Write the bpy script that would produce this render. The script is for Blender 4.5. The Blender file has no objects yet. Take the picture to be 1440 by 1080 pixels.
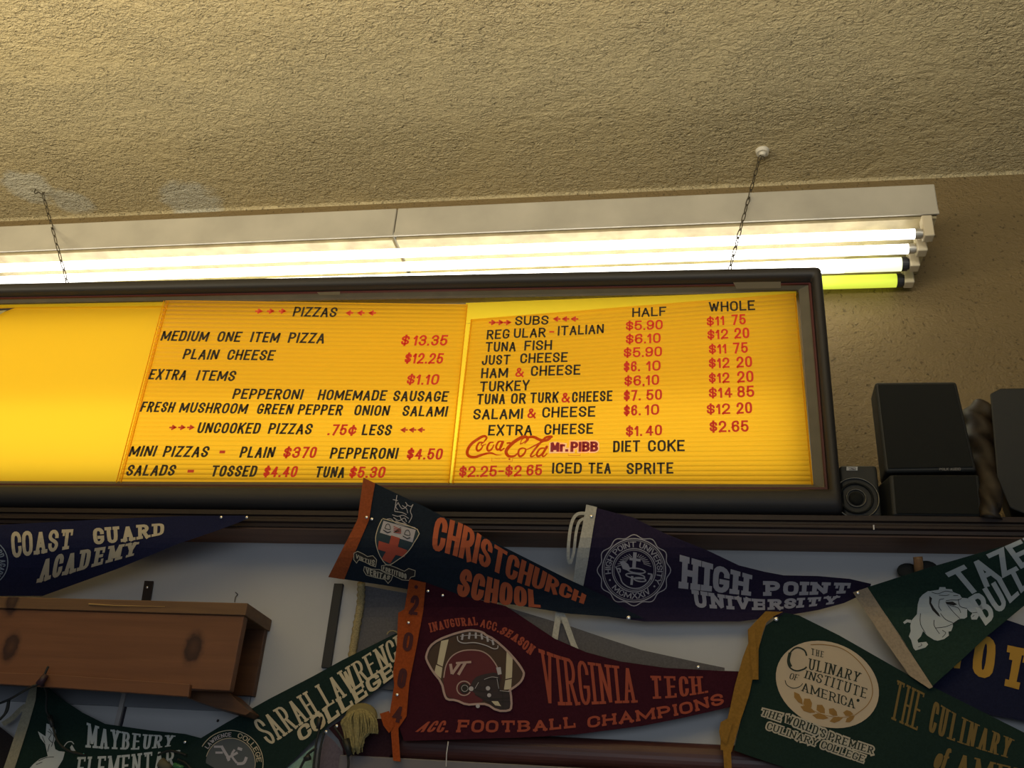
import bpy, bmesh, math, random
from mathutils import Vector, Matrix, geometry
random.seed(7)
S = bpy.context.scene
COL = S.collection
# ------------------------------------------------------------------ camera
F = 1395.0
CAM = Vector((0, -1.85, 1.6))
vz = Vector((210, -2690, F)).normalized()
vh = Vector((-7920, 106, F))
vx = -(vh - vh.dot(vz) * vz).normalized()
vy = vz.cross(vx)
def ray(px, py):
    d = Vector((px - 720, py - 540, F))
    return Vector((d.dot(vx), d.dot(vy), d.dot(vz)))
def P(px, py, Y):
    d = ray(px, py); return CAM + d * ((Y - CAM.y) / d.y)
def PZ(px, py, z):
    d = ray(px, py); return CAM + d * ((z - CAM.z) / d.z)
cd = bpy.data.cameras.new('camera'); cam = bpy.data.objects.new('camera', cd); COL.objects.link(cam)
M = Matrix(((vx[0], -vx[1], -vx[2]), (vy[0], -vy[1], -vy[2]), (vz[0], -vz[1], -vz[2]))).to_4x4()
M.translation = CAM
cam.matrix_world = M
cd.sensor_width = 36; cd.lens = 36 * F / 1440; cd.clip_start = .02
S.camera = cam
# ------------------------------------------------------------------ world, lights, exposure
S.view_settings.view_transform = 'Standard'; S.view_settings.look = 'None'
S.view_settings.gamma = 1; S.view_settings.use_curve_mapping = False
S.view_settings.exposure = 0.0
w = bpy.data.worlds.new('world'); S.world = w; w.use_nodes = True
w.node_tree.nodes['Background'].inputs[0].default_value = (.74, .85, 1.0, 1)
w.node_tree.nodes['Background'].inputs[1].default_value = .10
def area(name, loc, target, sx, sy, power, color):
    l = bpy.data.lights.new(name, 'AREA'); l.shape = 'RECTANGLE'; l.size = sx; l.size_y = sy
    l.energy = power; l.color = color
    o = bpy.data.objects.new(name, l); COL.objects.link(o); o.location = loc
    o.rotation_euler = (Vector(target) - Vector(loc)).to_track_quat('-Z', 'Y').to_euler()
    return o
# warm uplights added out of view to brighten the ceiling, for other room lights
area('room_uplight', (-2.0, -1.7, 2.35), (-1.95, -1.65, 3.36), 1.2, .9, 60, (1, .85, .56))
area('room_uplight_middle', (-.1, -2.1, 2.5), (-.1, -2.0, 3.36), 1.6, .6, 64, (1, .89, .68))
area('window_daylight', (.3, -4.6, 1.9), (-.2, 0, 2.0), 2.6, 1.5, 26, (.84, .92, 1))
# ------------------------------------------------------------------ materials
MC = {}
def mat(name, col, rough=.8, metal=0, emit=None, estr=0, noise=0, nscale=30, bump=0, bscale=200, spec=.3, sheen=0, trans=0):
    if name in MC: return MC[name]
    m = bpy.data.materials.new(name); m.use_nodes = True; nt = m.node_tree; N = nt.nodes; L = nt.links
    b = N['Principled BSDF']; b.inputs['Base Color'].default_value = (*col, 1)
    b.inputs['Roughness'].default_value = rough; b.inputs['Metallic'].default_value = metal
    b.inputs['Specular IOR Level'].default_value = spec
    if sheen: b.inputs['Sheen Weight'].default_value = sheen
    if emit: b.inputs['Emission Color'].default_value = (*emit, 1); b.inputs['Emission Strength'].default_value = estr
    g = N.new('ShaderNodeNewGeometry')
    if noise:
        n = N.new('ShaderNodeTexNoise'); n.inputs['Scale'].default_value = nscale; n.inputs['Detail'].default_value = 6
        L.new(g.outputs['Position'], n.inputs['Vector'])
        r = N.new('ShaderNodeMapRange'); r.inputs[1].default_value = .3; r.inputs[2].default_value = .7
        r.inputs[3].default_value = 1 - noise; r.inputs[4].default_value = 1 + noise
        L.new(n.outputs['Fac'], r.inputs[0])
        v = N.new('ShaderNodeVectorMath'); v.operation = 'SCALE'; v.inputs[0].default_value = col
        L.new(r.outputs[0], v.inputs['Scale']); L.new(v.outputs[0], b.inputs['Base Color'])
    if bump:
        n = N.new('ShaderNodeTexNoise'); n.inputs['Scale'].default_value = bscale; n.inputs['Detail'].default_value = 4
        L.new(g.outputs['Position'], n.inputs['Vector'])
        u = N.new('ShaderNodeBump'); u.inputs['Strength'].default_value = bump; u.inputs['Distance'].default_value = .002
        L.new(n.outputs['Fac'], u.inputs['Height']); L.new(u.outputs[0], b.inputs['Normal'])
    MC[name] = m; return m
def felt(name, col, **k): return mat('felt_' + name, col, rough=.95, noise=.14, nscale=260, bump=.35, bscale=1500, spec=.1, **k)
def wood(name, c1, c2, knots=(), rough=.5):
    if name in MC: return MC[name]
    m = bpy.data.materials.new(name); m.use_nodes = True; nt = m.node_tree; N = nt.nodes; L = nt.links
    b = N['Principled BSDF']; b.inputs['Roughness'].default_value = rough; b.inputs['Specular IOR Level'].default_value = .3
    g = N.new('ShaderNodeNewGeometry'); mp = N.new('ShaderNodeMapping'); mp.inputs['Scale'].default_value = (2.2, 26, 34)
    L.new(g.outputs['Position'], mp.inputs[0])
    n = N.new('ShaderNodeTexNoise'); n.inputs['Scale'].default_value = 1.6; n.inputs['Detail'].default_value = 7; n.inputs['Distortion'].default_value = .5
    L.new(mp.outputs[0], n.inputs['Vector'])
    r = N.new('ShaderNodeValToRGB'); r.color_ramp.elements[0].position = .3; r.color_ramp.elements[1].position = .7
    r.color_ramp.elements[0].color = (*c1, 1); r.color_ramp.elements[1].color = (*c2, 1)
    L.new(n.outputs['Fac'], r.inputs[0]); out = r.outputs[0]
    for c, rad in knots:
        n2 = N.new('ShaderNodeTexNoise'); n2.inputs['Scale'].default_value = 90; n2.inputs['Detail'].default_value = 3
        L.new(g.outputs['Position'], n2.inputs['Vector'])
        d = N.new('ShaderNodeVectorMath'); d.operation = 'SUBTRACT'; L.new(g.outputs['Position'], d.inputs[0]); d.inputs[1].default_value = c
        s = N.new('ShaderNodeVectorMath'); s.operation = 'MULTIPLY'; s.inputs[1].default_value = (1.25 / rad, .3 / rad, .8 / rad); L.new(d.outputs[0], s.inputs[0])
        l = N.new('ShaderNodeVectorMath'); l.operation = 'LENGTH'; L.new(s.outputs[0], l.inputs[0])
        a = N.new('ShaderNodeMath'); a.operation = 'MULTIPLY_ADD'; L.new(n2.outputs['Fac'], a.inputs[0]); a.inputs[1].default_value = .7; L.new(l.outputs['Value'], a.inputs[2])
        rr = N.new('ShaderNodeValToRGB'); e = rr.color_ramp.elements
        e[0].position = .0; e[0].color = (.55, .55, .55, 1); e[1].position = 1; e[1].color = (0, 0, 0, 1)
        q = rr.color_ramp.elements.new(.62); q.color = (.95, .95, .95, 1)
        q = rr.color_ramp.elements.new(.78); q.color = (.35, .35, .35, 1)
        a2 = N.new('ShaderNodeMath'); a2.operation = 'MULTIPLY'; a2.inputs[1].default_value = .45; L.new(a.outputs[0], a2.inputs[0]); L.new(a2.outputs[0], rr.inputs[0])
        x = N.new('ShaderNodeMix'); x.data_type = 'RGBA'; L.new(rr.outputs[0], x.inputs['Factor']); L.new(out, x.inputs['A']); x.inputs['B'].default_value = (.022, .008, .007, 1)
        out = x.outputs['Result']
    L.new(out, b.inputs['Base Color'])
    u = N.new('ShaderNodeBump'); u.inputs['Strength'].default_value = .25; u.inputs['Distance'].default_value = .002
    L.new(n.outputs['Fac'], u.inputs['Height']); L.new(u.outputs[0], b.inputs['Normal'])
    MC[name] = m; return m
def stucco(name, c1, c2, d=.006, stains=(), c3=(.60, .57, .45)):
    m = bpy.data.materials.new(name); m.use_nodes = True; nt = m.node_tree; N = nt.nodes; L = nt.links
    b = N['Principled BSDF']; b.inputs['Roughness'].default_value = .6; b.inputs['Specular IOR Level'].default_value = .35
    g = N.new('ShaderNodeNewGeometry')
    def nz(sc, det, dist=0, vec=None, ro=.5):
        n = N.new('ShaderNodeTexNoise'); n.inputs['Scale'].default_value = sc; n.inputs['Detail'].default_value = det; n.inputs['Roughness'].default_value = ro
        n.inputs['Distortion'].default_value = dist; L.new(vec or g.outputs['Position'], n.inputs['Vector']); return n.outputs['Fac']
    def mr(src, a0, a1, b0=0, b1=1):
        r_ = N.new('ShaderNodeMapRange'); r_.inputs[1].default_value = a0; r_.inputs[2].default_value = a1; r_.inputs[3].default_value = b0; r_.inputs[4].default_value = b1
        L.new(src, r_.inputs[0]); return r_.outputs[0]
    def ma(op, x, y, z=None):
        q = N.new('ShaderNodeMath'); q.operation = op
        for k, v_ in enumerate((x, y, z)):
            if v_ is None: continue
            if isinstance(v_, (int, float)): q.inputs[k].default_value = v_
            else: L.new(v_, q.inputs[k])
        return q.outputs[0]
    mp = N.new('ShaderNodeMapping'); mp.inputs['Rotation'].default_value = (0, 0, .35); mp.inputs['Scale'].default_value = (.75, 1.1, 1)
    L.new(g.outputs['Position'], mp.inputs[0])
    fine = nz(210, 3, .7, mp.outputs[0]); mid = nz(82, 3, .7, mp.outputs[0]); big = nz(2.6, 4, 1.2); lump = nz(11, 4, 1.4, mp.outputs[0])
    pitn = nz(105, 2, .3); pit = mr(pitn, .27, .36)
    msk = mr(big, .38, .62, .35, 1)
    h_ = ma('MULTIPLY', mr(fine, .35, .6), ma('MULTIPLY', msk, .45))
    h_ = ma('MULTIPLY_ADD', mr(mid, .35, .62), ma('MULTIPLY', msk, .75), h_)
    h_ = ma('MULTIPLY_ADD', pit, .35, h_)
    h_ = ma('MULTIPLY_ADD', lump, 1.3, h_)
    u = N.new('ShaderNodeBump'); u.inputs['Strength'].default_value = 1; u.inputs['Distance'].default_value = d
    L.new(h_, u.inputs['Height']); L.new(u.outputs[0], b.inputs['Normal'])
    x = N.new('ShaderNodeMix'); x.data_type = 'RGBA'; L.new(msk, x.inputs['Factor'])
    x.inputs['A'].default_value = (*c1, 1); x.inputs['B'].default_value = (*c2, 1); out = x.outputs['Result']
    for c, rad in stains:
        ds = N.new('ShaderNodeVectorMath'); ds.operation = 'DISTANCE'; L.new(g.outputs['Position'], ds.inputs[0]); ds.inputs[1].default_value = c
        f_ = mr(ma('MULTIPLY_ADD', nz(22, 3), rad * .9, ds.outputs['Value']), rad * 1.25, rad * 1.55, 1, 0)
        x = N.new('ShaderNodeMix'); x.data_type = 'RGBA'; L.new(f_, x.inputs['Factor']); L.new(out, x.inputs['A']); x.inputs['B'].default_value = (*c3, 1); out = x.outputs['Result']
    y = N.new('ShaderNodeMix'); y.data_type = 'RGBA'; y.blend_type = 'MULTIPLY'; y.inputs['Factor'].default_value = .45
    L.new(out, y.inputs['A']); L.new(pit, y.inputs['B']); L.new(y.outputs['Result'], b.inputs['Base Color'])
    return m
# ------------------------------------------------------------------ object helpers
def root(name, label, cat, loc, group=None):
    o = bpy.data.objects.new(name, None); COL.objects.link(o); o.location = loc; o.empty_display_size = .02
    o['label'] = label; o['category'] = cat
    if group: o['group'] = group
    return o
def wloc(o):
    v = Vector()
    while o: v += o.location; o = o.parent
    return v
def obj(name, verts, faces, mats, parent=None, mi=None, smooth=False, kind=None, label=None, cat=None, group=None, loc=None):
    me = bpy.data.meshes.new(name)
    off = wloc(parent) if parent else Vector(loc or (0, 0, 0))
    me.from_pydata([tuple(Vector(v) - off) for v in verts], [], faces)
    if not isinstance(mats, (list, tuple)): mats = [mats]
    for m in mats: me.materials.append(m)
    if mi: me.polygons.foreach_set('material_index', mi)
    if smooth: me.polygons.foreach_set('use_smooth', [True] * len(me.polygons))
    me.validate(); me.update()
    o = bpy.data.objects.new(name, me); COL.objects.link(o)
    if parent: o.parent = parent
    else: o.location = off
    if kind: o['kind'] = kind
    if label: o['label'] = label
    if cat: o['category'] = cat
    if group: o['group'] = group
    return o
def frombm(name, bm, mats, parent=None, **k):
    bm.verts.ensure_lookup_table(); bm.verts.index_update()
    vs = [v.co.copy() for v in bm.verts]; fs = [[v.index for v in f.verts] for f in bm.faces]; mi = [f.material_index for f in bm.faces]
    bm.free(); return obj(name, vs, fs, mats, parent, mi, **k)
def prism_bm(front, back, bev=0, seg=2, bm=None):
    """solid between two matching polygons"""
    b = bm or bmesh.new(); n = len(front)
    a = [b.verts.new(p) for p in front]; c = [b.verts.new(p) for p in back]
    fs = [b.faces.new(a), b.faces.new(c[::-1])]
    for i in range(n): fs.append(b.faces.new((a[(i + 1) % n], a[i], c[i], c[(i + 1) % n])))
    bmesh.ops.recalc_face_normals(b, faces=fs)
    if bev:
        es = {e for f in fs for e in f.edges}
        bmesh.ops.bevel(b, geom=list(es), offset=bev, segments=seg, affect='EDGES', profile=.5)
    return b
def box_bm(x0, x1, y0, y1, z0, z1, bev=0, bm=None, seg=2):
    f = [Vector((x0, y0, z0)), Vector((x1, y0, z0)), Vector((x1, y0, z1)), Vector((x0, y0, z1))]
    return prism_bm(f, [p + Vector((0, y1 - y0, 0)) for p in f], bev, seg, bm)
def pxprism_bm(pts, Y, depth, bev=0, seg=2, bm=None):
    f = [P(x, y, Y) for x, y in pts]
    return prism_bm(f, [p + Vector((0, depth, 0)) for p in f], bev, seg, bm)
def tube(pts, r, n=8, V=None, Fc=None, closed=False):
    V = [] if V is None else V; Fc = [] if Fc is None else Fc
    pts = [Vector(p) for p in pts]; base = len(V); m = len(pts); up = None
    for i, p in enumerate(pts):
        if closed: t = pts[(i + 1) % m] - pts[i - 1]
        else: t = pts[min(i + 1, m - 1)] - pts[max(i - 1, 0)]
        t = t.normalized() if t.length else Vector((0, 0, 1))
        if up is None: up = t.orthogonal().normalized()
        up = (up - up.dot(t) * t).normalized(); s = t.cross(up)
        rr = r(i / max(m - 1, 1)) if callable(r) else r
        for k in range(n):
            a = 2 * math.pi * k / n; V.append(p + (up * math.cos(a) + s * math.sin(a)) * rr)
    for i in range(m if closed else m - 1):
        j = (i + 1) % m
        for k in range(n):
            l = (k + 1) % n; Fc.append((base + i * n + k, base + i * n + l, base + j * n + l, base + j * n + k))
    if not closed:
        Fc.append([base + k for k in range(n)][::-1]); Fc.append([base + (m - 1) * n + k for k in range(n)])
    return V, Fc
def spline(pts, k=6):
    out = []; pts = [Vector(p) for p in pts]; n = len(pts)
    for i in range(n - 1):
        a, b, c, d = pts[max(i - 1, 0)], pts[i], pts[i + 1], pts[min(i + 2, n - 1)]
        for j in range(k):
            t = j / k
            out.append(.5 * ((2 * b) + (c - a) * t + (2 * a - 5 * b + 4 * c - d) * t * t + (3 * b - a - 3 * c + d) * t ** 3))
    out.append(pts[-1]); return out
# ------------------------------------------------------------------ stroke lettering
def ch(pts, it=2, closed=False):
    for _ in range(it):
        q = []; n = len(pts)
        if not closed: q.append(pts[0])
        for i in range(n if closed else n - 1):
            a, b = pts[i], pts[(i + 1) % n]
            q.append((a[0] * .75 + b[0] * .25, a[1] * .75 + b[1] * .25)); q.append((a[0] * .25 + b[0] * .75, a[1] * .25 + b[1] * .75))
        if not closed: q.append(pts[-1])
        pts = q
    return pts
a, b = .28, .17
# glyph: width, strokes [(points, round, closed)], slabs [(x, y, side)]
def s(*p): return (list(p), False, False)
def r(*p): return (list(p), True, False)
def o(*p): return (list(p), True, True)
GL = {
'A': (1, [s((0, 0), (.5, 1), (1, 0)), s((.22, .32), (.78, .32))], [(0, 0, 'c'), (1, 0, 'c')]),
'B': (.92, [s((0, 0), (0, 1)), r((0, 1), (1 - a, 1), (.95, 1 - b), (.95, .53 + b), (1 - a, .53), (0, .53)), r((0, .53), (1 - a, .53), (1, .53 - b), (1, b), (1 - a, 0), (0, 0))], [(0, 0, 'l'), (0, 1, 'l')]),
'C': (.92, [r((1, .68), (1, 1 - b), (1 - a, 1), (a, 1), (0, 1 - b), (0, b), (a, 0), (1 - a, 0), (1, b), (1, .32))], []),
'D': (.95, [s((0, 0), (0, 1)), r((0, 1), (1 - a, 1), (1, 1 - b), (1, b), (1 - a, 0), (0, 0))], [(0, 0, 'l'), (0, 1, 'l')]),
'E': (.85, [s((1, 1), (0, 1), (0, 0), (1, 0)), s((0, .52), (.8, .52))], [(0, 0, 'l'), (0, 1, 'l'), (1, 0, 'u'), (1, 1, 'd')]),
'F': (.82, [s((1, 1), (0, 1), (0, 0)), s((0, .5), (.8, .5))], [(0, 0, 'c'), (0, 1, 'l'), (1, 1, 'd')]),
'G': (.97, [r((1, .74), (1, 1 - b), (1 - a, 1), (a, 1), (0, 1 - b), (0, b), (a, 0), (1 - a, 0), (1, b), (1, .36)), s((1, .4), (.6, .4))], []),
'H': (.95, [s((0, 0), (0, 1)), s((1, 0), (1, 1)), s((0, .5), (1, .5))], [(0, 0, 'c'), (1, 0, 'c'), (0, 1, 'c'), (1, 1, 'c')]),
'I': (.0, [s((.5, 0), (.5, 1))], [(.5, 0, 'c'), (.5, 1, 'c')]),
'J': (.8, [r((1, 1), (1, b), (1 - a, 0), (a, 0), (0, b), (0, .3))], [(1, 1, 'c')]),
'K': (.95, [s((0, 0), (0, 1)), s((1, 1), (0, .4)), s((.35, .6), (1, 0))], [(0, 0, 'c'), (1, 0, 'c'), (0, 1, 'c'), (1, 1, 'c')]),
'L': (.8, [s((0, 1), (0, 0), (1, 0))], [(0, 1, 'c'), (0, 0, 'l'), (1, 0, 'u')]),
'M': (1.42, [s((0, 0), (0, 1), (.5, .15), (1, 1), (1, 0))], [(0, 0, 'c'), (1, 0, 'c'), (0, 1, 'l'), (1, 1, 'r')]),
'N': (1, [s((0, 0), (0, 1), (1, 0), (1, 1))], [(0, 0, 'c'), (0, 1, 'l'), (1, 1, 'c')]),
'O': (.98, [o((a, 0), (1 - a, 0), (1, b), (1, 1 - b), (1 - a, 1), (a, 1), (0, 1 - b), (0, b))], []),
'P': (.9, [s((0, 0), (0, 1)), r((0, 1), (1 - a, 1), (1, 1 - b), (1, .45 + b), (1 - a, .45), (0, .45))], [(0, 0, 'c'), (0, 1, 'l')]),
'R': (.95, [s((0, 0), (0, 1)), r((0, 1), (1 - a, 1), (.97, 1 - b), (.97, .48 + b), (1 - a, .48), (0, .48)), s((.5, .48), (1, 0))], [(0, 0, 'c'), (1, 0, 'r'), (0, 1, 'l')]),
'S': (.9, [r((1, .72), (1, 1 - b), (1 - a, 1), (a, 1), (0, 1 - b), (0, .5 + b), (a, .55), (1 - a, .45), (1, .5 - b), (1, b), (1 - a, 0), (a, 0), (0, b), (0, .28))], []),
'T': (1.08, [s((0, 1), (1, 1)), s((.5, 1), (.5, 0))], [(.5, 0, 'c'), (0, 1, 'd'), (1, 1, 'd')]),
'U': (.95, [r((0, 1), (0, b), (a, 0), (1 - a, 0), (1, b), (1, 1))], [(0, 1, 'c'), (1, 1, 'c')]),
'V': (1, [s((0, 1), (.5, 0), (1, 1))], [(0, 1, 'c'), (1, 1, 'c')]),
'W': (1.35, [s((0, 1), (.27, 0), (.5, .9), (.73, 0), (1, 1))], [(0, 1, 'c'), (1, 1, 'c')]),
'X': (.95, [s((0, 1), (1, 0)), s((0, 0), (1, 1))], [(0, 0, 'c'), (1, 0, 'c'), (0, 1, 'c'), (1, 1, 'c')]),
'Y': (.95, [s((0, 1), (.5, .45), (1, 1)), s((.5, .45), (.5, 0))], [(0, 1, 'c'), (1, 1, 'c'), (.5, 0, 'c')]),
'Z': (.88, [s((0, 1), (1, 1), (0, 0), (1, 0))], []),
'0': (.8, [o((a, 0), (1 - a, 0), (1, b), (1, 1 - b), (1 - a, 1), (a, 1), (0, 1 - b), (0, b))], []),
'1': (.3, [s((0, .76), (.85, 1), (.85, 0))], []),
'2': (.8, [r((0, .7), (0, 1 - b), (a, 1), (1 - a, 1), (1, 1 - b), (1, .6), (.75, .42), (.2, .15), (0, .0)), s((0, 0), (1, 0))], []),
'3': (.8, [r((0, .75), (0, 1 - b), (a, 1), (1 - a, 1), (1, 1 - b), (1, .65), (.8, .53), (.4, .53)), r((.4, .53), (.8, .53), (1, .4), (1, b), (1 - a, 0), (a, 0), (0, b), (0, .25))], []),
'4': (.85, [s((.72, 0), (.72, 1), (0, .28), (1, .28))], []),
'5': (.8, [s((.92, 1), (.1, 1), (.04, .5)), r((.04, .5), (.3, .62), (.75, .62), (1, .45), (1, b), (1 - a, 0), (a, 0), (0, b), (0, .22))], []),
'6': (.8, [r((.95, .78), (.9, 1), (.4, 1), (0, .85), (0, .5), (0, b), (a, 0), (1 - a, 0), (1, b), (1, .42), (1 - a, .58), (a, .58), (0, .42))], []),
'7': (.78, [s((0, 1), (1, 1), (.35, 0))], []),
'8': (.8, [o((a, .53), (1 - a, .53), (.95, .66), (.95, .87), (1 - a, 1), (a, 1), (.05, .87), (.05, .66)), o((a, .53), (1 - a, .53), (1, .4), (1, .13), (1 - a, 0), (a, 0), (0, .13), (0, .4))], []),
'9': (.8, [r((.05, .22), (.1, 0), (.6, 0), (1, .15), (1, .5), (1, 1 - b), (1 - a, 1), (a, 1), (0, 1 - b), (0, .58), (a, .42), (1 - a, .42), (1, .58))], []),
'$': (.8, [r((1, .7), (.95, .85), (1 - a, .9), (a, .9), (0, .8), (0, .62), (a, .53), (1 - a, .47), (1, .38), (1, .2), (1 - a, .1), (a, .1), (.05, .15), (0, .3)), s((.5, 1.05), (.5, -.05))], []),
'&': (.95, [r((1, 0), (.2, .7), (.2, .9), (.4, 1), (.6, .95), (.65, .8), (.5, .6), (.1, .4), (0, .2), (.15, 0), (.5, 0), (.8, .15), (1, .45))], []),
'.': (.0, [s((.5, .0), (.5, .03))], []), ',': (.0, [s((.6, .0), (.4, -.13))], []), '-': (.5, [s((.0, .47), (1, .47))], []),
"'": (.0, [s((.5, .95), (.5, .75))], []),
'r': (.5, [s((0, 0), (0, .68)), r((0, .4), (.1, .62), (.5, .68), (1, .66))], []),
'i': (.0, [s((.5, 0), (.5, .66)), s((.5, .86), (.5, .97))], []),
'o': (.8, [o((a, 0), (1 - a, 0), (1, b), (1, .65 - b), (1 - a, .65), (a, .65), (0, .65 - b), (0, b))], []),
'f': (.6, [r((1, .9), (.8, 1), (.5, .95), (.4, .8), (.3, .2), (.2, -.1), (0, -.2)), s((.1, .6), (.8, .6))], []),
'c': (.6, [r((1, .65), (.8, .8), (.3, .8), (0, .6), (0, .35), (.3, .15), (.8, .15), (1, .3)), s((.55, .98), (.55, 0))], []),
'>': (.8, [s((0, .5), (.9, .5)), s((.5, .82), (1, .5), (.5, .18))], []),
'<': (.8, [s((.1, .5), (1, .5)), s((.5, .82), (0, .5), (.5, .18))], []),
'*': (.2, [s((0, .5), (1, .5))], []),
}
def seg_polys(pts, tf, closed=False, ext=(0, 0)):
    """ribbon polygons along pts; tf(direction)->thickness"""
    out = []; n = len(pts); cnt = n if closed else n - 1; seg = []
    for i in range(cnt):
        p, q = Vector(pts[i]), Vector(pts[(i + 1) % n]); d = q - p
        if d.length < 1e-6: continue
        d.normalize(); t = tf(d) / 2
        if not closed and i == 0: p = p - d * (ext[1] * abs(d.y) + ext[0] * abs(d.x))
        if not closed and i == cnt - 1: q = q + d * (ext[1] * abs(d.y) + ext[0] * abs(d.x))
        nn = Vector((-d.y, d.x)); seg.append((p, q, d, nn, t)); out.append([p + nn * t, p - nn * t, q - nn * t, q + nn * t])
    m = len(seg)
    for i in range(m if closed else m - 1):
        A = seg[i]; B = seg[(i + 1) % m]; cr = A[2].x * B[2].y - A[2].y * B[2].x
        if abs(cr) < 1e-4: continue
        sg = -1 if cr > 0 else 1; p = A[1]
        e1 = p + A[3] * A[4] * sg; e2 = p + B[3] * B[4] * sg
        den = A[2].x * B[2].y - A[2].y * B[2].x; w_ = e2 - e1; k = (w_.x * B[2].y - w_.y * B[2].x) / den
        X = e1 + A[2] * k
        if (X - p).length < 2.0 * max(A[4], B[4]): out.append([p, e1, X, e2])
        else: out.append([p, e1, e2])
    return out
def curve_at(c, t):
    if len(c) == 2: return Vector(c[0]).lerp(Vector(c[1]), t)
    L_ = [0]
    for i in range(len(c) - 1): L_.append(L_[-1] + (Vector(c[i + 1]) - Vector(c[i])).length)
    d = t * L_[-1]
    for i in range(len(c) - 1):
        if d <= L_[i + 1] or i == len(c) - 2:
            f = (d - L_[i]) / (L_[i + 1] - L_[i]); return Vector(c[i]).lerp(Vector(c[i + 1]), f)
def smooth_c(c):
    if len(c) < 3: return c
    return [tuple(p[:2]) for p in spline([(x, y, 0) for x, y in c], 5)]
def text_polys(txt, top, bot, wv=.17, wh=.15, gap=.2, slab=0, rnd=2, space=.55, grow=0, tight=False):
    """lettering between a top and a bottom line (pixel frame of the photograph)"""
    top = smooth_c(top); bot = smooth_c(bot)
    T = [curve_at(top, i / 10) for i in range(11)]; B = [curve_at(bot, i / 10) for i in range(11)]
    H = sum((T[i] - B[i]).length for i in range(11)) / 11
    Wd = sum(((T[i + 1] + B[i + 1]) / 2 - (T[i] + B[i]) / 2).length for i in range(10)); R = Wd / H
    def fit(wv, gap):
        sl = slab * wv; fixed = var = 0
        for c in txt:
            if c == ' ': var += space; continue
            g = GL[c]; fixed += wv + sl * (2 if slab and g[2] else 0); var += g[0]
        gaps = len(txt) - 1
        return (R - fixed - gaps * gap * .5) / max(var + gaps * gap * .3, .01)
    kmin = max(1.3 * wv, .12) if slab or wv > .21 else .1
    for _ in range(0 if tight else 14):
        if fit(wv, gap) >= kmin: break
        wv *= .93; gap *= .93; kmin = min(kmin, max(2.1 * wv, .12))
        if not any(GL[c][0] for c in txt if c != ' '): break
    sl = slab * wv
    fixed = 0; var = 0
    for c in txt:
        if c == ' ': var += space; continue
        g = GL[c]; fixed += wv + sl * (2 if slab and g[2] else 0); var += g[0]
    fixed += 0
    gaps = len(txt) - 1
    k = (R - fixed - gaps * gap * .5) / max(var + gaps * gap * .3, .01)
    k = max(k, .1)
    used = fixed + k * (var + gaps * gap * .3) + gaps * gap * .5; sc = R / used
    x = 0; polys = []
    tf = lambda d: math.hypot((wv + grow) * d.y, (wh + grow) * d.x)
    for c in txt:
        if c == ' ': x += k * space + gap * (.5 + .3 * k); continue
        g = GL[c]; W = g[0] * k; off = sl if slab and g[2] else 0
        mp = lambda p: (x + off + wv / 2 + p[0] * W if g[0] else x + off + wv / 2, wh / 2 + p[1] * (1 - wh))
        for pts, rd, cl in g[1]:
            pp = [mp(p) for p in pts]
            if rd and rnd: pp = ch(pp, rnd, cl)
            for q in seg_polys(pp, tf, cl, ((wv + 0) / 2 + grow / 2, wh / 2 + grow / 2)): polys.append(q)
        if slab:
            for sx, sy, sd in g[2]:
                X, Y = mp((sx, sy)); hw = wv / 2 + sl; hh = wh / 2 * (1 if slab < .9 else 1)
                if sd in 'clr':
                    inn = min(sl, max((W - wv) * .30, 0)) if g[0] else sl
                    ll = inn if (g[0] and sx > .6) else sl; rl = inn if (g[0] and sx < .4) else sl
                    x0 = X - wv / 2 - (ll if sd in 'cl' else 0); x1 = X + wv / 2 + (rl if sd in 'cr' else 0)
                    polys.append([Vector((x0 - grow / 2, Y - hh)), Vector((x1 + grow / 2, Y - hh)), Vector((x1 + grow / 2, Y + hh)), Vector((x0 - grow / 2, Y + hh))])
                else:
                    y0, y1 = (Y, Y + wh * 1.5) if sd == 'u' else (Y - wh * 1.5, Y)
                    polys.append([Vector((X - wv * .1, y0)), Vector((X + wv / 2, y0)), Vector((X + wv / 2, y1)), Vector((X - wv * .1, y1))])
        x += W + wv + 2 * off + gap * (.5 + .3 * k)
    out = []
    for q in polys:
        o_ = []
        for p in q:
            u = p.x * sc / R; uu = min(max(u, 0), 1)
            t_ = curve_at(top, uu); b_ = curve_at(bot, uu)
            if u != uu:
                e = (curve_at(bot, 1) - curve_at(bot, .9)) * 10 if u > 1 else (curve_at(bot, .1) - curve_at(bot, 0)) * 10
                t_ = t_ + e * (u - uu); b_ = b_ + e * (u - uu)
            o_.append(b_.lerp(t_, p.y))
        out.append(o_)
    return out
def arc(cx, cy, rx, ry, a0, a1, n=24, rot=0):
    o_ = []; cr, sr = math.cos(math.radians(rot)), math.sin(math.radians(rot))
    for i in range(n + 1):
        t = math.radians(a0 + (a1 - a0) * i / n); x, y = rx * math.cos(t), ry * math.sin(t)
        o_.append((cx + x * cr - y * sr, cy + x * sr + y * cr))
    return o_
def line_polys(pts, w_, closed=False):
    return seg_polys([Vector(p) for p in pts], lambda d: w_, closed)
def sm(pts, k=4): return [tuple(p[:2]) for p in spline([(x, y, 0) for x, y in pts], k)]
def smc(pts, it=2): return ch(list(pts), it, True)
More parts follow.
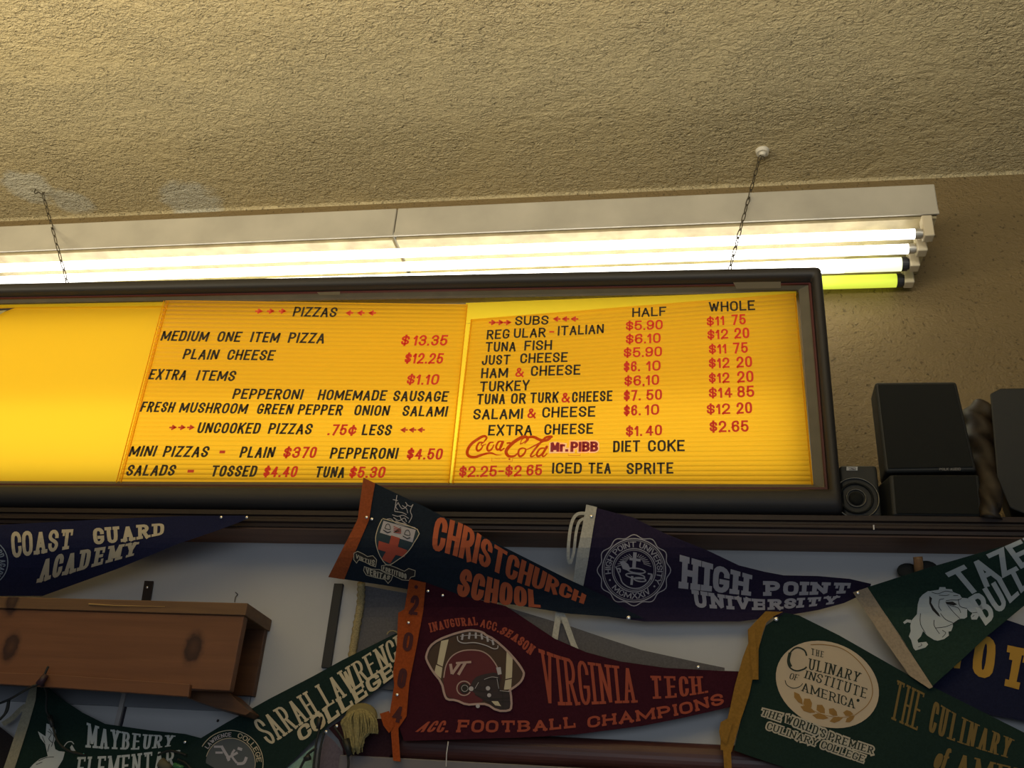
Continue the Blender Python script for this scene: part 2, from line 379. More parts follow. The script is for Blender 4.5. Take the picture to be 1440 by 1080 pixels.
class Print:
    """flat print in pixel coordinates, later laid on a felt or plastic surface"""
    def __init__(s_): s_.p = []; s_.m = []
    def add(s_, polys, m, lv=0):
        if m not in s_.m: s_.m.append(m)
        for q in polys: s_.p.append((q, s_.m.index(m), lv))
    def text(s_, t, top, bot, m, lv=0, **k): s_.add(text_polys(t, top, bot, **k), m, lv)
    def line(s_, pts, w_, m, lv=0, closed=False): s_.add(line_polys(pts, w_, closed), m, lv)
    def poly(s_, pts, m, lv=0): s_.add([[Vector(p) for p in pts]], m, lv)
    def build(s_, name, surf, parent, step=14, dl=.0005, label=None):
        big = bmesh.new(); V = []; Fc = []; MI = []
        lay = {}
        for q, mi, lv in s_.p:
            xs = [p[0] for p in q]; ys = [p[1] for p in q]
            if len(q) > 4 or max(xs) - min(xs) > step * 1.5 or max(ys) - min(ys) > step * 1.5:
                b = tess(q, step)
                base = len(V); b.verts.index_update()
                for v in b.verts: V.append(surf(v.co.x, v.co.y, -.0012 - dl * lv))
                for f in b.faces: Fc.append([base + v.index for v in f.verts]); MI.append(mi)
                b.free()
            else:
                base = len(V)
                for p in q: V.append(surf(p[0], p[1], -.0012 - dl * lv))
                Fc.append(list(range(base, base + len(q)))); MI.append(mi)
        big.free()
        return obj(name, V, Fc, s_.m, parent, MI, label=label)
def tess(q, step):
    b = bmesh.new(); pts = [Vector((p[0], p[1], 0)) for p in q]
    vs = [b.verts.new(p) for p in pts]
    for t in geometry.tessellate_polygon([pts]):
        try: b.faces.new([vs[i] for i in t])
        except ValueError: pass
    xs = [p.x for p in pts]; ys = [p.y for p in pts]
    for ax, lo, hi in ((0, min(xs), max(xs)), (1, min(ys), max(ys))):
        x = math.ceil(lo / step) * step
        while x < hi:
            n = Vector((1, 0, 0)) if ax == 0 else Vector((0, 1, 0))
            if x > lo + 1e-3: bmesh.ops.bisect_plane(b, geom=b.verts[:] + b.edges[:] + b.faces[:], plane_co=n * x, plane_no=n)
            x += step
    return b
def sheet(name, pts, surf, m, parent, th=.0018, step=14):
    b = tess(pts, step); b.verts.index_update(); n = len(b.verts)
    V = [surf(v.co.x, v.co.y, 0) for v in b.verts] + [surf(v.co.x, v.co.y, th) for v in b.verts]
    Fc = []
    for f in b.faces:
        i = [v.index for v in f.verts]; Fc.append(i); Fc.append([k + n for k in i[::-1]])
    for e in b.edges:
        if len(e.link_faces) == 1:
            i, j = e.verts[0].index, e.verts[1].index; Fc.append([i, j, j + n, i + n])
    b.free(); return obj(name, V, Fc, m, parent)
# ------------------------------------------------------------------ the setting
H = 3.347; YW = .33
NF = -.13                                  # front of the ledge moulding
zl = P(1188, 723, NF).z                    # top of the ledge
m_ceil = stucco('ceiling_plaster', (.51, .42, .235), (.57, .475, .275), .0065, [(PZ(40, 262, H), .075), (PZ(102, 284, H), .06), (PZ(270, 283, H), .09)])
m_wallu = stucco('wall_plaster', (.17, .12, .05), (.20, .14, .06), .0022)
m_white = mat('white_board', (.40, .405, .42), rough=.55, noise=.04, nscale=6)
m_dark = wood('dark_moulding', (.014, .009, .008), (.026, .014, .011), rough=.5)
m_trim = wood('brown_trim', (.15, .075, .04), (.24, .125, .068))
def st(name, bm, m): return frombm(name, bm, m, kind='structure')
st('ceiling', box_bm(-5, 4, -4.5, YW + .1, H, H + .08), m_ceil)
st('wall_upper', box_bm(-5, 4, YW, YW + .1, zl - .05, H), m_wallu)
# soft cove where ceiling and wall meet
V = []; Fc = []
R_ = .008
for i in range(9):
    t = math.pi / 2 * i / 8
    for x in (-5, 4): V.append((x, YW - R_ + R_ * math.sin(t), H - R_ + R_ * math.cos(t)))
for i in range(8): Fc.append((2 * i, 2 * i + 1, 2 * i + 3, 2 * i + 2))
obj('trim_cove', V, Fc, m_ceil, kind='structure', smooth=True)
WY = -.03
st('wall_lower', box_bm(-5, 4, WY, .1, .6, P(1188, 723, NF).z - .03), m_white)
# ledge with stepped dark moulding
zt0 = P(1000, 747, NF).z
hgt = zl - zt0
prof = [(.33, 0), (NF + .006, 0), (NF, .08), (NF, .34), (NF + .004, .40), (NF + .004, .52), (NF + .001, .58), (NF + .001, .72), (NF + .005, .8), (NF + .006, .97), (.33, .97)]
V = [(x, y, zl - t * hgt) for x in (-5, 4) for y, t in prof]; n = len(prof)
Fc = [(i, (i + 1) % n, (i + 1) % n + n, i + n) for i in range(n)]
obj('trim_ledge', V, Fc, m_dark, kind='structure')
st('trim_soffit', box_bm(-5, 4, NF + .014, WY, zt0 - .002, zt0 + .003), m_trim)

# ------------------------------------------------------------------ fluorescent fixture
m_tube = mat('lit_tube', (1, 1, 1), emit=(1, .97, .90), estr=3.8)
m_tubey = mat('lit_tube_old', (1, 1, .8), emit=(.95, 1, .55), estr=1.25)
m_tubeg = mat('lit_tube_green', (.7, .8, .1), emit=(.62, .72, .06), estr=1.0)
m_house = mat('fixture_enamel', (.40, .37, .30), rough=.6, noise=.1, nscale=9)
m_refl = mat('fixture_reflector', (.40, .33, .19), rough=.4, noise=.22, nscale=22)
m_cap = mat('aluminium_cap', (.6, .58, .52), rough=.35, metal=.7)
m_capd = mat('blackened_cap', (.03, .03, .035), rough=.4)
m_sock = mat('socket_plastic', (.55, .48, .34), rough=.6)
hx1 = .570; hy = .0877; hz0, hz1 = 3.040, 3.13; hx0 = -1.95; seam = P(553, 330, hy).x
fx = root('fluorescent_fixture', 'long grime-stained fluorescent light fixture with four bare tubes under the ceiling', 'light fixture', ((hx0 + hx1) / 2, (hy + YW) / 2, hz0))
for x0, x1 in ((hx0, seam - .0012), (seam + .0012, hx1)):
    hb = box_bm(x0, x1, hy, YW - .002, hz0 + .012, hz1, .003)
    h_ = frombm('housing', hb, m_house, fx)
    frombm('reflector', box_bm(x0 + .004, x1 - .004, hy + .012, YW - .004, hz0, hz0 + .0125), m_refl, h_)
    frombm('lip', box_bm(x0, x1, hy - .001, hy + .004, hz0 + .004, hz0 + .014, .001), m_house, h_)
tz = 3.0; tc = [PZ(1286, 329, tz), PZ(1277, 350, tz), PZ(1267, 371.5, tz), PZ(1260, 394.5, tz)]
ty = [c.y for c in tc]; ex = [c.x for c in tc]
for i in range(4):
    md = (m_tube, m_tube, m_tubey, m_tubeg)[i]; R0 = .0118 if i < 2 else .0168
    V, Fc = tube([(hx0 + .06, ty[i], tz), (ex[i], ty[i], tz)], R0, 20)
    if i == 2:
        # the older third tube is white further in and yellowed near its end
        V, Fc = tube([(ex[i] - .13, ty[i], tz), (ex[i], ty[i], tz)], R0, 20)
        V2, F2 = tube([(hx0 + .06, ty[i], tz), (ex[i] - .13, ty[i], tz)], R0, 20)
        n = len(V); t_ = obj('tube', V + V2, Fc + [[k + n for k in f] for f in F2], [m_tubey, m_tube], fx, [0] * len(Fc) + [1] * len(F2), smooth=True)
    else: t_ = obj('tube', V, Fc, md, fx, smooth=True)
    for p in t_.data.polygons:
        if len(p.vertices) > 4: p.use_smooth = False
    if i == 3: t_['label'] = 'yellow-green glowing tube'
    mc = m_cap if i < 2 else m_capd
    for sg, xx in ((1, ex[i]), (-1, hx0 + .06)):
        V, Fc = tube([(xx, ty[i], tz), (xx + sg * .013, ty[i], tz)], R0 + .0004, 20)
        V, Fc = tube([(xx + sg * .013, ty[i], tz), (xx + sg * .017, ty[i], tz)], R0 * .8, 20, V, Fc)
        obj('tube_cap', V, Fc, mc, t_)
        sb = box_bm(min(xx + sg * .017, xx + sg * .040), max(xx + sg * .017, xx + sg * .040), ty[i] - .014, ty[i] + .014, tz - .015, hz0 + .002, .003)
        frombm('socket', sb, m_sock, fx)
# ------------------------------------------------------------------ backlit menu sign
SY = -.105
def panel_mat(name, col, mixf=.12):
    m = bpy.data.materials.new(name); m.use_nodes = True; nt = m.node_tree; N = nt.nodes; L = nt.links
    N.remove(N['Principled BSDF']); out = N['Material Output']
    t = N.new('ShaderNodeBsdfTranslucent'); t.inputs[0].default_value = (*col, 1)
    d = N.new('ShaderNodeBsdfPrincipled'); d.inputs['Base Color'].default_value = (col[0] * .8, col[1] * .8, col[2] * .8, 1); d.inputs['Roughness'].default_value = .35
    x = N.new('ShaderNodeMixShader'); x.inputs[0].default_value = mixf
    L.new(t.outputs[0], x.inputs[1]); L.new(d.outputs[0], x.inputs[2]); L.new(x.outputs[0], out.inputs['Surface']); return m
m_pan = panel_mat('amber_plastic', (.84, .49, .022)); m_panb = panel_mat('yellow_plastic', (.90, .60, .03)); m_diff = panel_mat('bright_yellow_diffuser', (1, .80, .05), .05)
ri = P(1121, 409, SY); rb = P(1146, 683, SY); li = P(0, 428, SY)
xr = (ri.x + rb.x) / 2; zbi = P(800, 681, SY).z; sl = (li.z - ri.z) / (li.x - ri.x)
xl = -1.90
ztop = lambda x: ri.z + sl * (x - ri.x)
inner = [(xl, zbi), (xr, zbi), (xr, ztop(xr)), (xl, ztop(xl))]
OY = -.115
ro = (P(1152, 395, OY).x + P(1188, 715, OY).x) / 2
zbo = zl + .0005; zto = P(1100, 383.5, OY).z
dR = ro - xr; outer = [(xl - dR, zbo), (ro, zbo), (ro, zto), (xl - dR, P(0, 404, OY).z + sl * (xl - dR - P(0, 404, OY).x))]
sign = root('menu_sign', 'long backlit yellow menu sign in a rounded black frame, standing on the dark ledge', 'sign', ((xl + ro) / 2, -.10, zbo))
def ring(fv, fh, y, rad):
    pts = []
    cs = []
    for i in range(4):
        ix, iz = inner[i]; ox, oz = outer[i]
        cs.append(Vector((ix + (ox - ix) * fv, y, iz + (oz - iz) * fh)))
    for i in range(4):
        c = cs[i]; p = (cs[i - 1] - c).normalized(); q = (cs[(i + 1) % 4] - c).normalized()
        for k in range(5):
            t = k / 4; a_ = c + p * rad; e_ = c + q * rad
            pts.append(a_ * (1 - t) ** 2 + c * 2 * t * (1 - t) + e_ * t * t)
    return pts
def frame_part(name, spec, m, smooth=False, label=None):
    V = []; Fc = []
    for sp in spec: V += ring(*sp)
    for k in range(len(spec) - 1):
        for i in range(20): j = (i + 1) % 20; Fc.append((k * 20 + i, k * 20 + j, (k + 1) * 20 + j, (k + 1) * 20 + i))
    return obj(name, V, Fc, m, sign, smooth=smooth, label=label)
m_chan = mat('sign_channel', (.085, .074, .050), rough=.45, noise=.1)
m_redl = mat('sign_red_bead', (.06, .010, .010), rough=.4)
m_blk = mat('sign_black_frame', (.016, .014, .013), rough=.55, spec=.4)
frame_part('inner_channel', [(0, 0, SY + .006, .001), (0, 0, SY - .004, .001), (.34, .12, SY - .010, .002), (.40, .14, SY - .012, .002)], m_chan, label='grey-brown inner channel')
frame_part('red_bead', [(.40, .14, SY - .012, .002), (.42, .16, SY - .016, .003), (.50, .22, SY - .016, .003), (.52, .24, SY - .014, .003)], m_redl, label='dark red bead')
frame_part('frame', [(.52, .24, SY - .014, .003), (.56, .30, SY - .028, .004), (.64, .42, SY - .035, .006), (.80, .70, SY - .036, .008), (.93, .90, SY - .031, .011), (1, 1, SY - .018, .014), (1, 1, SY + .045, .014)], m_blk, smooth=True)
V = ring(1, 1, SY + .045, .014); obj('back_plate', V, [list(range(20))], mat('sign_back', (.6, .6, .55)), sign)
for nm, z0, hh, pw in (('sign_backlight', (zbi + ztop(0)) / 2, .40, 1.65), ('sign_backlight_low', zbi + .10, .18, .55)):
    l = area(nm, ((xl + xr) / 2, SY + .038, z0), ((xl + xr) / 2, -3, z0), xr - xl - .03, hh, pw, (1, .97, .88))
def quad_panel(name, TL, TR, BR, BL, y, m, ribs, amp=.0016, label=None):
    A = [P(*c, SY + y) for c in (TL, TR, BR, BL)]; V = []; Fc = []; ro_ = ribs * 3; nx = 12
    for j in range(ro_ + 1):
        v = j / ro_; dy = -amp if j % 3 == 1 else 0
        for i in range(nx + 1):
            u = i / nx; p = A[0].lerp(A[1], u).lerp(A[3].lerp(A[2], u), v); V.append(p + Vector((0, dy, 0)))
    for j in range(ro_):
        for i in range(nx): k = j * (nx + 1) + i; Fc.append((k, k + 1, k + nx + 2, k + nx + 1))
    return obj(name, V, Fc, m, sign, label=label)
pl = quad_panel('menu_panel', (-90, 433), (236, 430), (170, 679.5), (-170, 678), -.000, m_panb, 3, 0, 'blank yellow panel')
pm = quad_panel('menu_panel', (233, 422), (658, 428), (632, 680.5), (166, 679), -.004, m_pan, 41, label='amber ribbed panel with the pizza prices')
pr = quad_panel('menu_panel', (662, 449), (1119, 412), (1144, 682), (635, 680.5), -.004, m_pan, 41, label='amber ribbed panel with the subs prices')
# pale bright strip left open above the tilted right panel, and down the joint
for q in ([(655, 426), (1120, 409), (1120, 416), (780, 443), (653, 455)], [(655, 455), (663.5, 455), (638, 681), (628, 681)], [(-90, 427), (236, 424), (236, 434), (-90, 436)]):
    b_ = bmesh.new(); b_.faces.new([b_.verts.new(P(x, y, SY + .0015)) for x, y in q]); frombm('diffuser', b_, m_diff, sign)
m_rim = panel_mat('panel_rim', (.95, .66, .06))
for c0, c1, pp in (((230.5, 423), (163.5, 679), pm), ((236, 424), (170, 679), pm), ((657, 429), (631, 680), pm), ((663.5, 449), (637, 680), pr), ((1117.5, 413), (1142, 682), pr)):
    V, Fc = tube([P(*c0, SY - .0065), P(*c1, SY - .0065)], .0012, 6); obj('rim', V, Fc, m_rim, pp)
# wedge of a black letter shape at the far left
m_ink = mat('black_letter', (.012, .010, .008), rough=.45, emit=(.02, .008, .0), estr=.4)  # faint warm emission put in for the sign's backlight
m_red = mat('red_letter', (.35, .012, .006), rough=.4, emit=(.60, .028, .004), estr=.42)  # emission stands in for backlight coming through the red letters
m_reda = mat('dark_red_arrow', (.40, .03, .015), rough=.4, emit=(.5, .04, .004), estr=.35)  # weak glow of its own, in place of backlight through the arrows
TS = lambda x, y, o_: P(x, y, SY - .0066 + o_)
def row(panel, items, h):
    for it in items:
        pr_ = Print()
        txt, x0, x1, yb0, yb1, c = it[:6]; hh = it[6] if len(it) > 6 else h
        up0 = Vector((930 - x0, -2150 - yb0)).normalized(); up1 = Vector((930 - x1, -2150 - yb1)).normalized()
        xs = 0
        e = 1.0
        if panel is pm and c != 'a': e = 1.12; up0.x += .05; up1.x += .07
        top = [(x0 + up0.x * hh * e, yb0 + up0.y * hh), (x1 + up1.x * hh * e, yb1 + up1.y * hh)]
        bot = [(x0, yb0), (x1, yb1)]
        pr_.text(txt, top, bot, {'k': m_ink, 'r': m_red, 'a': m_reda}[c], wv=.30 if c == 'a' else .195, wh=.26 if c == 'a' else .16, gap=.2, space=.5)
        pr_.build('lettering', TS, panel, step=40)
A = []
def arrows(x0, x1, y, d):
    o_ = []; 
    for i in range(3):
        cx = x0 + (x1 - x0 - 10) * i / 2; o_.append((d, cx, cx + 10, y + 4.5, y + 4.5, 'a', 9))
    return o_
row(pm, arrows(358, 401, 437.5, '>') + [('PIZZAS', 411, 472, 445, 446, 'k')] + arrows(486, 528, 440, '<'), 14)
row(pm, [('MEDIUM', 225, 291, 479, 480.5, 'k'), ('ONE', 304, 337, 480.5, 481, 'k'), ('ITEM', 351, 391, 481, 482, 'k'), ('PIZZA', 404, 455, 482, 483, 'k'), ('$', 563, 574, 486, 486, 'r'), ('13.35', 580, 628, 486, 486, 'r')], 15)
row(pm, [('PLAIN', 256, 305, 505, 506, 'k'), ('CHEESE', 318, 384, 506, 507, 'k'), ('$12.25', 568, 622, 511, 511.5, 'r')], 15)
row(pm, [('EXTRA', 208, 260, 533.5, 534.5, 'k'), ('ITEMS', 275, 329, 535, 536, 'k'), ('$1.10', 571, 616, 541, 541, 'r')], 15)
row(pm, [('PEPPERONI', 326, 424, 561, 562, 'k'), ('HOMEMADE', 446, 542, 562.5, 563.5, 'k'), ('SAUSAGE', 552, 629, 564, 565, 'k')], 15)
row(pm, [('FRESH', 196, 243, 579, 580, 'k'), ('MUSHROOM', 251, 346, 580, 582, 'k'), ('GREEN', 360, 410, 582, 583, 'k'), ('PEPPER', 418, 480, 583, 584, 'k'), ('ONION', 497, 546, 584, 585, 'k'), ('SALAMI', 565, 628, 585, 586, 'k')], 15)
row(pm, arrows(237, 272, 601, '>') + [('UNCOOKED', 276, 364, 609, 610, 'k'), ('PIZZAS', 376, 437, 610, 611, 'k'), ('.75', 460, 486, 612, 612, 'r'), ('c', 488, 499, 613, 613, 'r', 16), ('LESS', 508, 549, 612, 612.5, 'k')] + arrows(563, 597, 604.5, '<'), 15.5)
row(pm, [('MINI', 180, 217, 642, 642, 'k'), ('PIZZAS', 228, 291, 642.5, 643, 'k'), ('-', 307, 315, 643, 643, 'a'), ('PLAIN', 336, 384, 643.5, 644, 'k'), ('$3', 397, 420, 644, 644, 'r'), ('70', 423, 443, 644, 644, 'r'), ('PEPPERONI', 463, 558, 645, 645.5, 'k'), ('$4.50', 571, 621, 646, 646.5, 'r')], 16)
row(pm, [('SALADS', 176, 244, 669, 669, 'k'), ('-', 262, 271, 670, 670, 'a'), ('TOSSED', 295, 359, 670, 670.5, 'k'), ('$4.40', 369, 416, 671, 671, 'r'), ('TUNA', 442, 483, 671.5, 672, 'k'), ('$5.30', 490, 540, 672, 672, 'r')], 16)
row(pr, arrows(687, 718, 453.5, '>') + [('SUBS', 724, 771, 457.5, 456.5, 'k')] + arrows(778, 813, 448.5, '<') + [('HALF', 889, 937, 446, 444, 'k'), ('WHOLE', 997, 1062, 439, 436, 'k', 14)], 13)
row(pr, [('REG', 684, 716, 477.5, 476, 'k'), ('ULAR', 722, 767, 475.5, 474, 'k'), ('-', 772, 779, 473, 473, 'r'), ('ITALIAN', 784, 849, 472, 469, 'k'), ('$5.90', 880, 932, 465, 463, 'r'), ('$11', 994, 1019, 459, 457, 'r'), ('75', 1029, 1049, 457, 456, 'r', 14.5)], 13.5)
row(pr, [('TUNA', 682, 725, 495, 494, 'k'), ('FISH', 737, 776, 493, 492, 'k'), ('$6.10', 880, 929, 484, 482, 'r'), ('$12', 995, 1024, 478, 476, 'r'), ('20', 1033, 1054, 476, 475.5, 'r', 15)], 14)
row(pr, [('JUST', 677, 717, 513.5, 512.5, 'k'), ('CHEESE', 731, 798, 511, 509, 'k'), ('$5.90', 877, 931, 503, 501, 'r'), ('$11', 997, 1022, 498, 497, 'r'), ('75', 1031, 1052, 497, 496, 'r', 15)], 14)
row(pr, [('HAM', 676, 714, 532, 531, 'k'), ('&', 724, 736, 530, 530, 'r', 13), ('CHEESE', 746, 816, 529, 527, 'k'), ('$6.', 877, 900, 523, 522, 'r'), ('10', 909, 929, 522, 521, 'r'), ('$12', 997, 1026, 518, 517, 'r'), ('20', 1036, 1058, 517, 516, 'r', 15.5)], 14.5)
row(pr, [('TURKEY', 674, 744, 551, 549, 'k'), ('$6,10', 878, 927, 543, 541, 'r'), ('$12', 997, 1026, 539, 538, 'r'), ('20', 1037, 1060, 538, 537, 'r', 16)], 14.5)
row(pr, [('TUNA', 670, 710, 569, 568, 'k'), ('OR', 718, 739, 568, 567.5, 'k'), ('TURK', 745, 785, 567, 566, 'k'), ('&', 789, 801, 566, 566, 'r', 14), ('CHEESE', 804, 861, 566, 564, 'k'), ('$7.', 877, 901, 564, 563, 'r'), ('50', 909, 931, 563, 562, 'r'), ('$14', 997, 1030, 560, 559, 'r'), ('85', 1037, 1061, 559, 558, 'r', 16)], 15)
row(pr, [('SALAMI', 665, 735, 590, 589, 'k'), ('&', 741, 753, 588, 588, 'r', 14), ('CHEESE', 762, 837, 587.5, 586, 'k'), ('$6.', 877, 901, 585, 584, 'r'), ('10', 907, 927, 584, 583, 'r'), ('$12', 994, 1027, 583, 582, 'r'), ('20', 1036, 1058, 582, 581, 'r', 16)], 15)
row(pr, [('EXTRA', 686, 748, 612.5, 612, 'k'), ('CHEESE', 765, 834, 611.5, 610, 'k'), ('$1.', 880, 903, 614, 613, 'r'), ('40', 908, 931, 613, 612, 'r'), ('$2.65', 998, 1053, 608, 607, 'r', 16)], 15)
row(pr, [('DIET', 862, 900, 636, 635, 'k'), ('COKE', 911, 963, 635, 634.5, 'k')], 16)
row(pr, [('$2.25-$2', 645, 733, 671, 669.5, 'r'), ('65', 740, 762, 669, 668.5, 'r'), ('ICED', 776, 818, 666, 666, 'k', 15.5), ('TEA', 827, 859, 666, 666, 'k', 15.5), ('SPRITE', 881, 947, 667, 666, 'k', 16)], 15.5)
# script drinks logo: brush strokes traced as tapered ribbons
def CC(x, y): return (640 + x / 6.545, 590 + y / 6.545)
m_coke = mat('script_red', (.35, .04, .008), rough=.4, emit=(.55, .075, .004), estr=.5)  # backlight through the logo put in as emission
lg = Print()
def brush(pts, w0, w1, m=m_coke, wm=None):
    pts = sm([CC(*p) for p in pts], 7); n = len(pts)
    for i in range(n - 1):
        t = i / (n - 1); ww = 1.4 * (w0 + (w1 - w0) * t) if wm is None else (w0 * (1 - t) ** 2 + wm * 2 * t * (1 - t) * 1.4 + w1 * t * t)
        lg.line([pts[i], pts[i + 1]], ww / 6.545, m)
        lg.poly(arc(*pts[i], ww / 13.1, ww / 13.1, 0, 315, 7), m)
brush([(265, 205), (290, 170), (270, 152), (225, 170), (150, 225), (112, 290), (125, 335), (185, 345), (260, 320), (330, 308), (380, 325), (428, 326)], 12, 3, wm=34)
for cx, cy in ((232, 250), (330, 250), (412, 240)):
    brush([(cx + 22, cy - 40), (cx - 12, cy - 35), (cx - 35, cy + 10), (cx - 22, cy + 38), (cx + 8, cy + 20), (cx + 28, cy - 20)], 10, 8, wm=22)
brush([(262, 212), (240, 225), (250, 240), (285, 225)], 7, 6)
brush([(440, 205), (415, 260), (420, 285), (455, 262)], 18, 8)
brush([(480, 218), (510, 212)], 12, 10)
brush([(640, 220), (672, 180), (650, 158), (600, 170), (520, 225), (470, 290), (490, 335), (545, 335), (585, 300)], 9, 8, wm=40)
brush([(600, 225), (625, 215), (655, 190), (650, 168), (615, 185), (600, 225)], 7, 6)
brush([(625, 262), (592, 275), (582, 315), (600, 340), (635, 315), (650, 275), (625, 262)], 14, 10, wm=20)
brush([(650, 280), (690, 262), (780, 215), (890, 160), (835, 165), (770, 230), (700, 320), (705, 342), (745, 320)], 6, 8, wm=24)
brush([(655, 168), (720, 160), (790, 190), (850, 190), (895, 158)], 18, 4, wm=30)
brush([(820, 262), (780, 270), (752, 315), (765, 340), (800, 315), (828, 270)], 12, 9, wm=20)
brush([(845, 250), (805, 320), (815, 340), (850, 310)], 18, 6)
lg.line([CC(340, 352), CC(335, 385), CC(525, 385), CC(530, 355), CC(790, 352)], .5, m_reda)
lg.text('TRADE MARK', [CC(362, 355), CC(470, 355)], [CC(362, 364), CC(470, 364)], m_reda, wv=.16, wh=.16)
lg.poly(arc(*CC(500, 364), 1.4, 1.4, 0, 330, 11), m_reda)
lg.build('script_logo', TS, pr, step=60, label='red flowing script logo')
m_pibb = mat('maroon_letter', (.22, .01, .02), rough=.4, emit=(.25, .006, .015), estr=.3)  # glow added to the ink in place of transmitted backlight
m_halo = mat('pale_letter_backing', (.8, .5, .3), rough=.5, emit=(.95, .45, .14), estr=.5)  # emission imitates the backlight showing through the pale backing
lg = Print()
for g_, mm, lv in ((.26, m_halo, 0), (0, m_pibb, 1)):
    for t_, x0, x1 in (('Mr.', 774, 799), ('PiBB', 802, 841)):
        lg.text(t_, [(x0 + .3, 621 - (0)), (x1 + .3, 620.8)], [(x0, 635.5), (x1, 635)], mm, lv, wv=.30, wh=.22, gap=.05, grow=g_, tight=True)
lg.line([CC(1040, 318), CC(1045, 332), CC(1150, 332), CC(1155, 318)], .5, m_reda)
lg.build('block_logo', TS, pr, step=60, label='maroon block letter logo')
pb = Print(); pb.poly([(-12, 434), (21, 433), (2, 440), (-12, 448)], m_ink); pb.poly([(-12, 438), (10, 436), (-3, 444)], mat('olive_print', (.25, .22, .1)), 1); pb.build('lettering', TS, pl)
# clear tape on the frame
m_tape = mat('yellowed_tape', (.06, .05, .035), rough=.3, spec=.4)
for q, hh in (([(446, 411), (478, 410), (478, 414.5), (449, 415)], 0), ([(1031, 397), (1098, 396), (1098, 405), (1036, 406)], 0)):
    frombm('tape', pxprism_bm(q, SY - .042, .0006), m_tape, sign)
# ------------------------------------------------------------------ chains
m_chain = mat('chain_steel', (.10, .085, .06), rough=.45, metal=.6)
def chain(label, ax, bx, plate, nl):
    A_ = PZ(*ax, H - .022); B_ = P(*bx, SY + .03)
    if B_.z > 2.79: pass
    rt = root('hanging_chain', label, 'chain', A_)
    d = B_ - A_; L_ = d.length; ll = L_ / nl; dn = d.normalized(); s0 = dn.cross(Vector((0, 1, 0))).normalized(); s1 = dn.cross(s0)
    for i in range(nl):
        c = A_ + d * ((i + .5) / nl) + Vector((0, 0, 0)); tw = math.radians(25 + 90 * (i % 2)); sd = s0 * math.cos(tw) + s1 * math.sin(tw)
        pts = []
        for k in range(12):
            t = 2 * math.pi * k / 12; pts.append(c + dn * (ll * .62 * math.cos(t)) * (1 if abs(math.cos(t)) > .6 else .95) + sd * (.0038 * math.sin(t)))
        V, Fc = tube(pts, .0012, 5, closed=True); obj('link', V, Fc, m_chain, rt, smooth=True)
    return A_
A_ = chain('thin steel chain hanging from the round white plate to the sign top', (1069, 219), (1024, 386), True, 15)
C0 = PZ(1072, 212, H)
hk = root('ceiling_hook', 'round white ceiling plate holding the chain near the lit fixture end', 'hook', C0)
m_plate = mat('painted_plate', (.62, .58, .48), rough=.5)
b_ = bmesh.new()
bmesh.ops.create_cone(b_, cap_ends=True, segments=28, radius1=.0155, radius2=.018, depth=.010, matrix=Matrix.Translation(C0 + Vector((0, 0, -.005))))
bmesh.ops.create_cone(b_, cap_ends=True, segments=20, radius1=.007, radius2=.010, depth=.008, matrix=Matrix.Translation(C0 + Vector((0, 0, -.013))))
frombm('plate', b_, m_plate, hk)
V, Fc = tube([C0 + Vector((.004 * math.cos(t), 0, -.018 - .005 + .005 * math.sin(t))) for t in [k * .63 for k in range(10)]], .0012, 6, closed=True); obj('eye', V, Fc, m_chain, hk)
A2 = chain('thin steel chain hanging from the bare ceiling hook at the left', (60, 272), (97, 406), False, 12)
C1 = PZ(50, 266, H)
hk2 = root('ceiling_hook', 'small bent steel hook screwed into the scarred plaster at the left', 'hook', C1)
V, Fc = tube(spline([C1, C1 + Vector((0, 0, -.012)), C1 + Vector((.006, 0, -.016)), (C1 + A2) / 2 + Vector((0, 0, -.004)), A2 + Vector((0, 0, -.003)), A2 + Vector((.004, 0, .004))]), .0016, 6); obj('hook', V, Fc, m_chain, hk2, smooth=True)
# ------------------------------------------------------------------ wooden box shelf
kz = lambda x, y, Y: tuple(P(x, y, Y))
m_box = wood('pine_board', (.115, .047, .022), (.155, .066, .031), knots=((kz(272, 911, -.148)), .026) and [(kz(272, 911, -.148), .0165), (kz(15, 910, -.148), .0155), (kz(18, 846, -.148), .016)])
m_boxd = wood('pine_shaded', (.065, .028, .014), (.10, .045, .02))  # darker copy of the pine, interior shade put into the colour
m_boxt = wood('pine_edge', (.105, .055, .026), (.145, .078, .036), knots=[(kz(18, 846, -.150), .012)])
FY = -.148; bx1 = P(343, 868, FY).x; bz0 = P(322, 973, FY).z; bzt = P(339, 848.5, FY).z; bzt0 = P(343, 866, FY).z; bxl = -1.9
box = root('box_shelf', 'long knotty pine box shelf with an open end, mounted on the white wall', 'shelf', ((bxl + bx1) / 2, -.08, bz0))
frombm('top_board', box_bm(bxl, bx1 + .004, FY - .004, WY - .001, bzt0, bzt, .0015), m_boxt, box)
frombm('front_board', box_bm(bxl, bx1, FY, FY + .018, bz0 + .002, bzt0, .0015), m_box, box)
frombm('back_board', box_bm(bxl, bx1, WY - .016, WY - .002, bz0 + .012, bzt0, .001), m_boxd, box)
cb = P(267, 972, FY - .012)
frombm('cleat', pxprism_bm([(-70, 943), (67, 948), (267, 962), (265, 980), (66, 966), (-70, 958)], FY - .010, .0095, .0012), m_box, box)
frombm('support_block', pxprism_bm([(270, 966), (322, 974), (352, 1001), (345, 1006), (300, 994), (262, 981)], FY + .040, .055, .001), m_boxd, box)
V, Fc = tube([P(125, 849.5, FY - .006), P(160, 851.5, FY - .007), P(232, 853, FY - .006)], lambda t: .0012 * (1 - t) + .0004, 5)
obj('splinter', V, Fc, mat('fresh_splinter', (.35, .22, .08)), box)
br = root('metal_bracket', 'short dark metal strap with a screw above the pine box shelf', 'bracket', P(205, 842, WY))
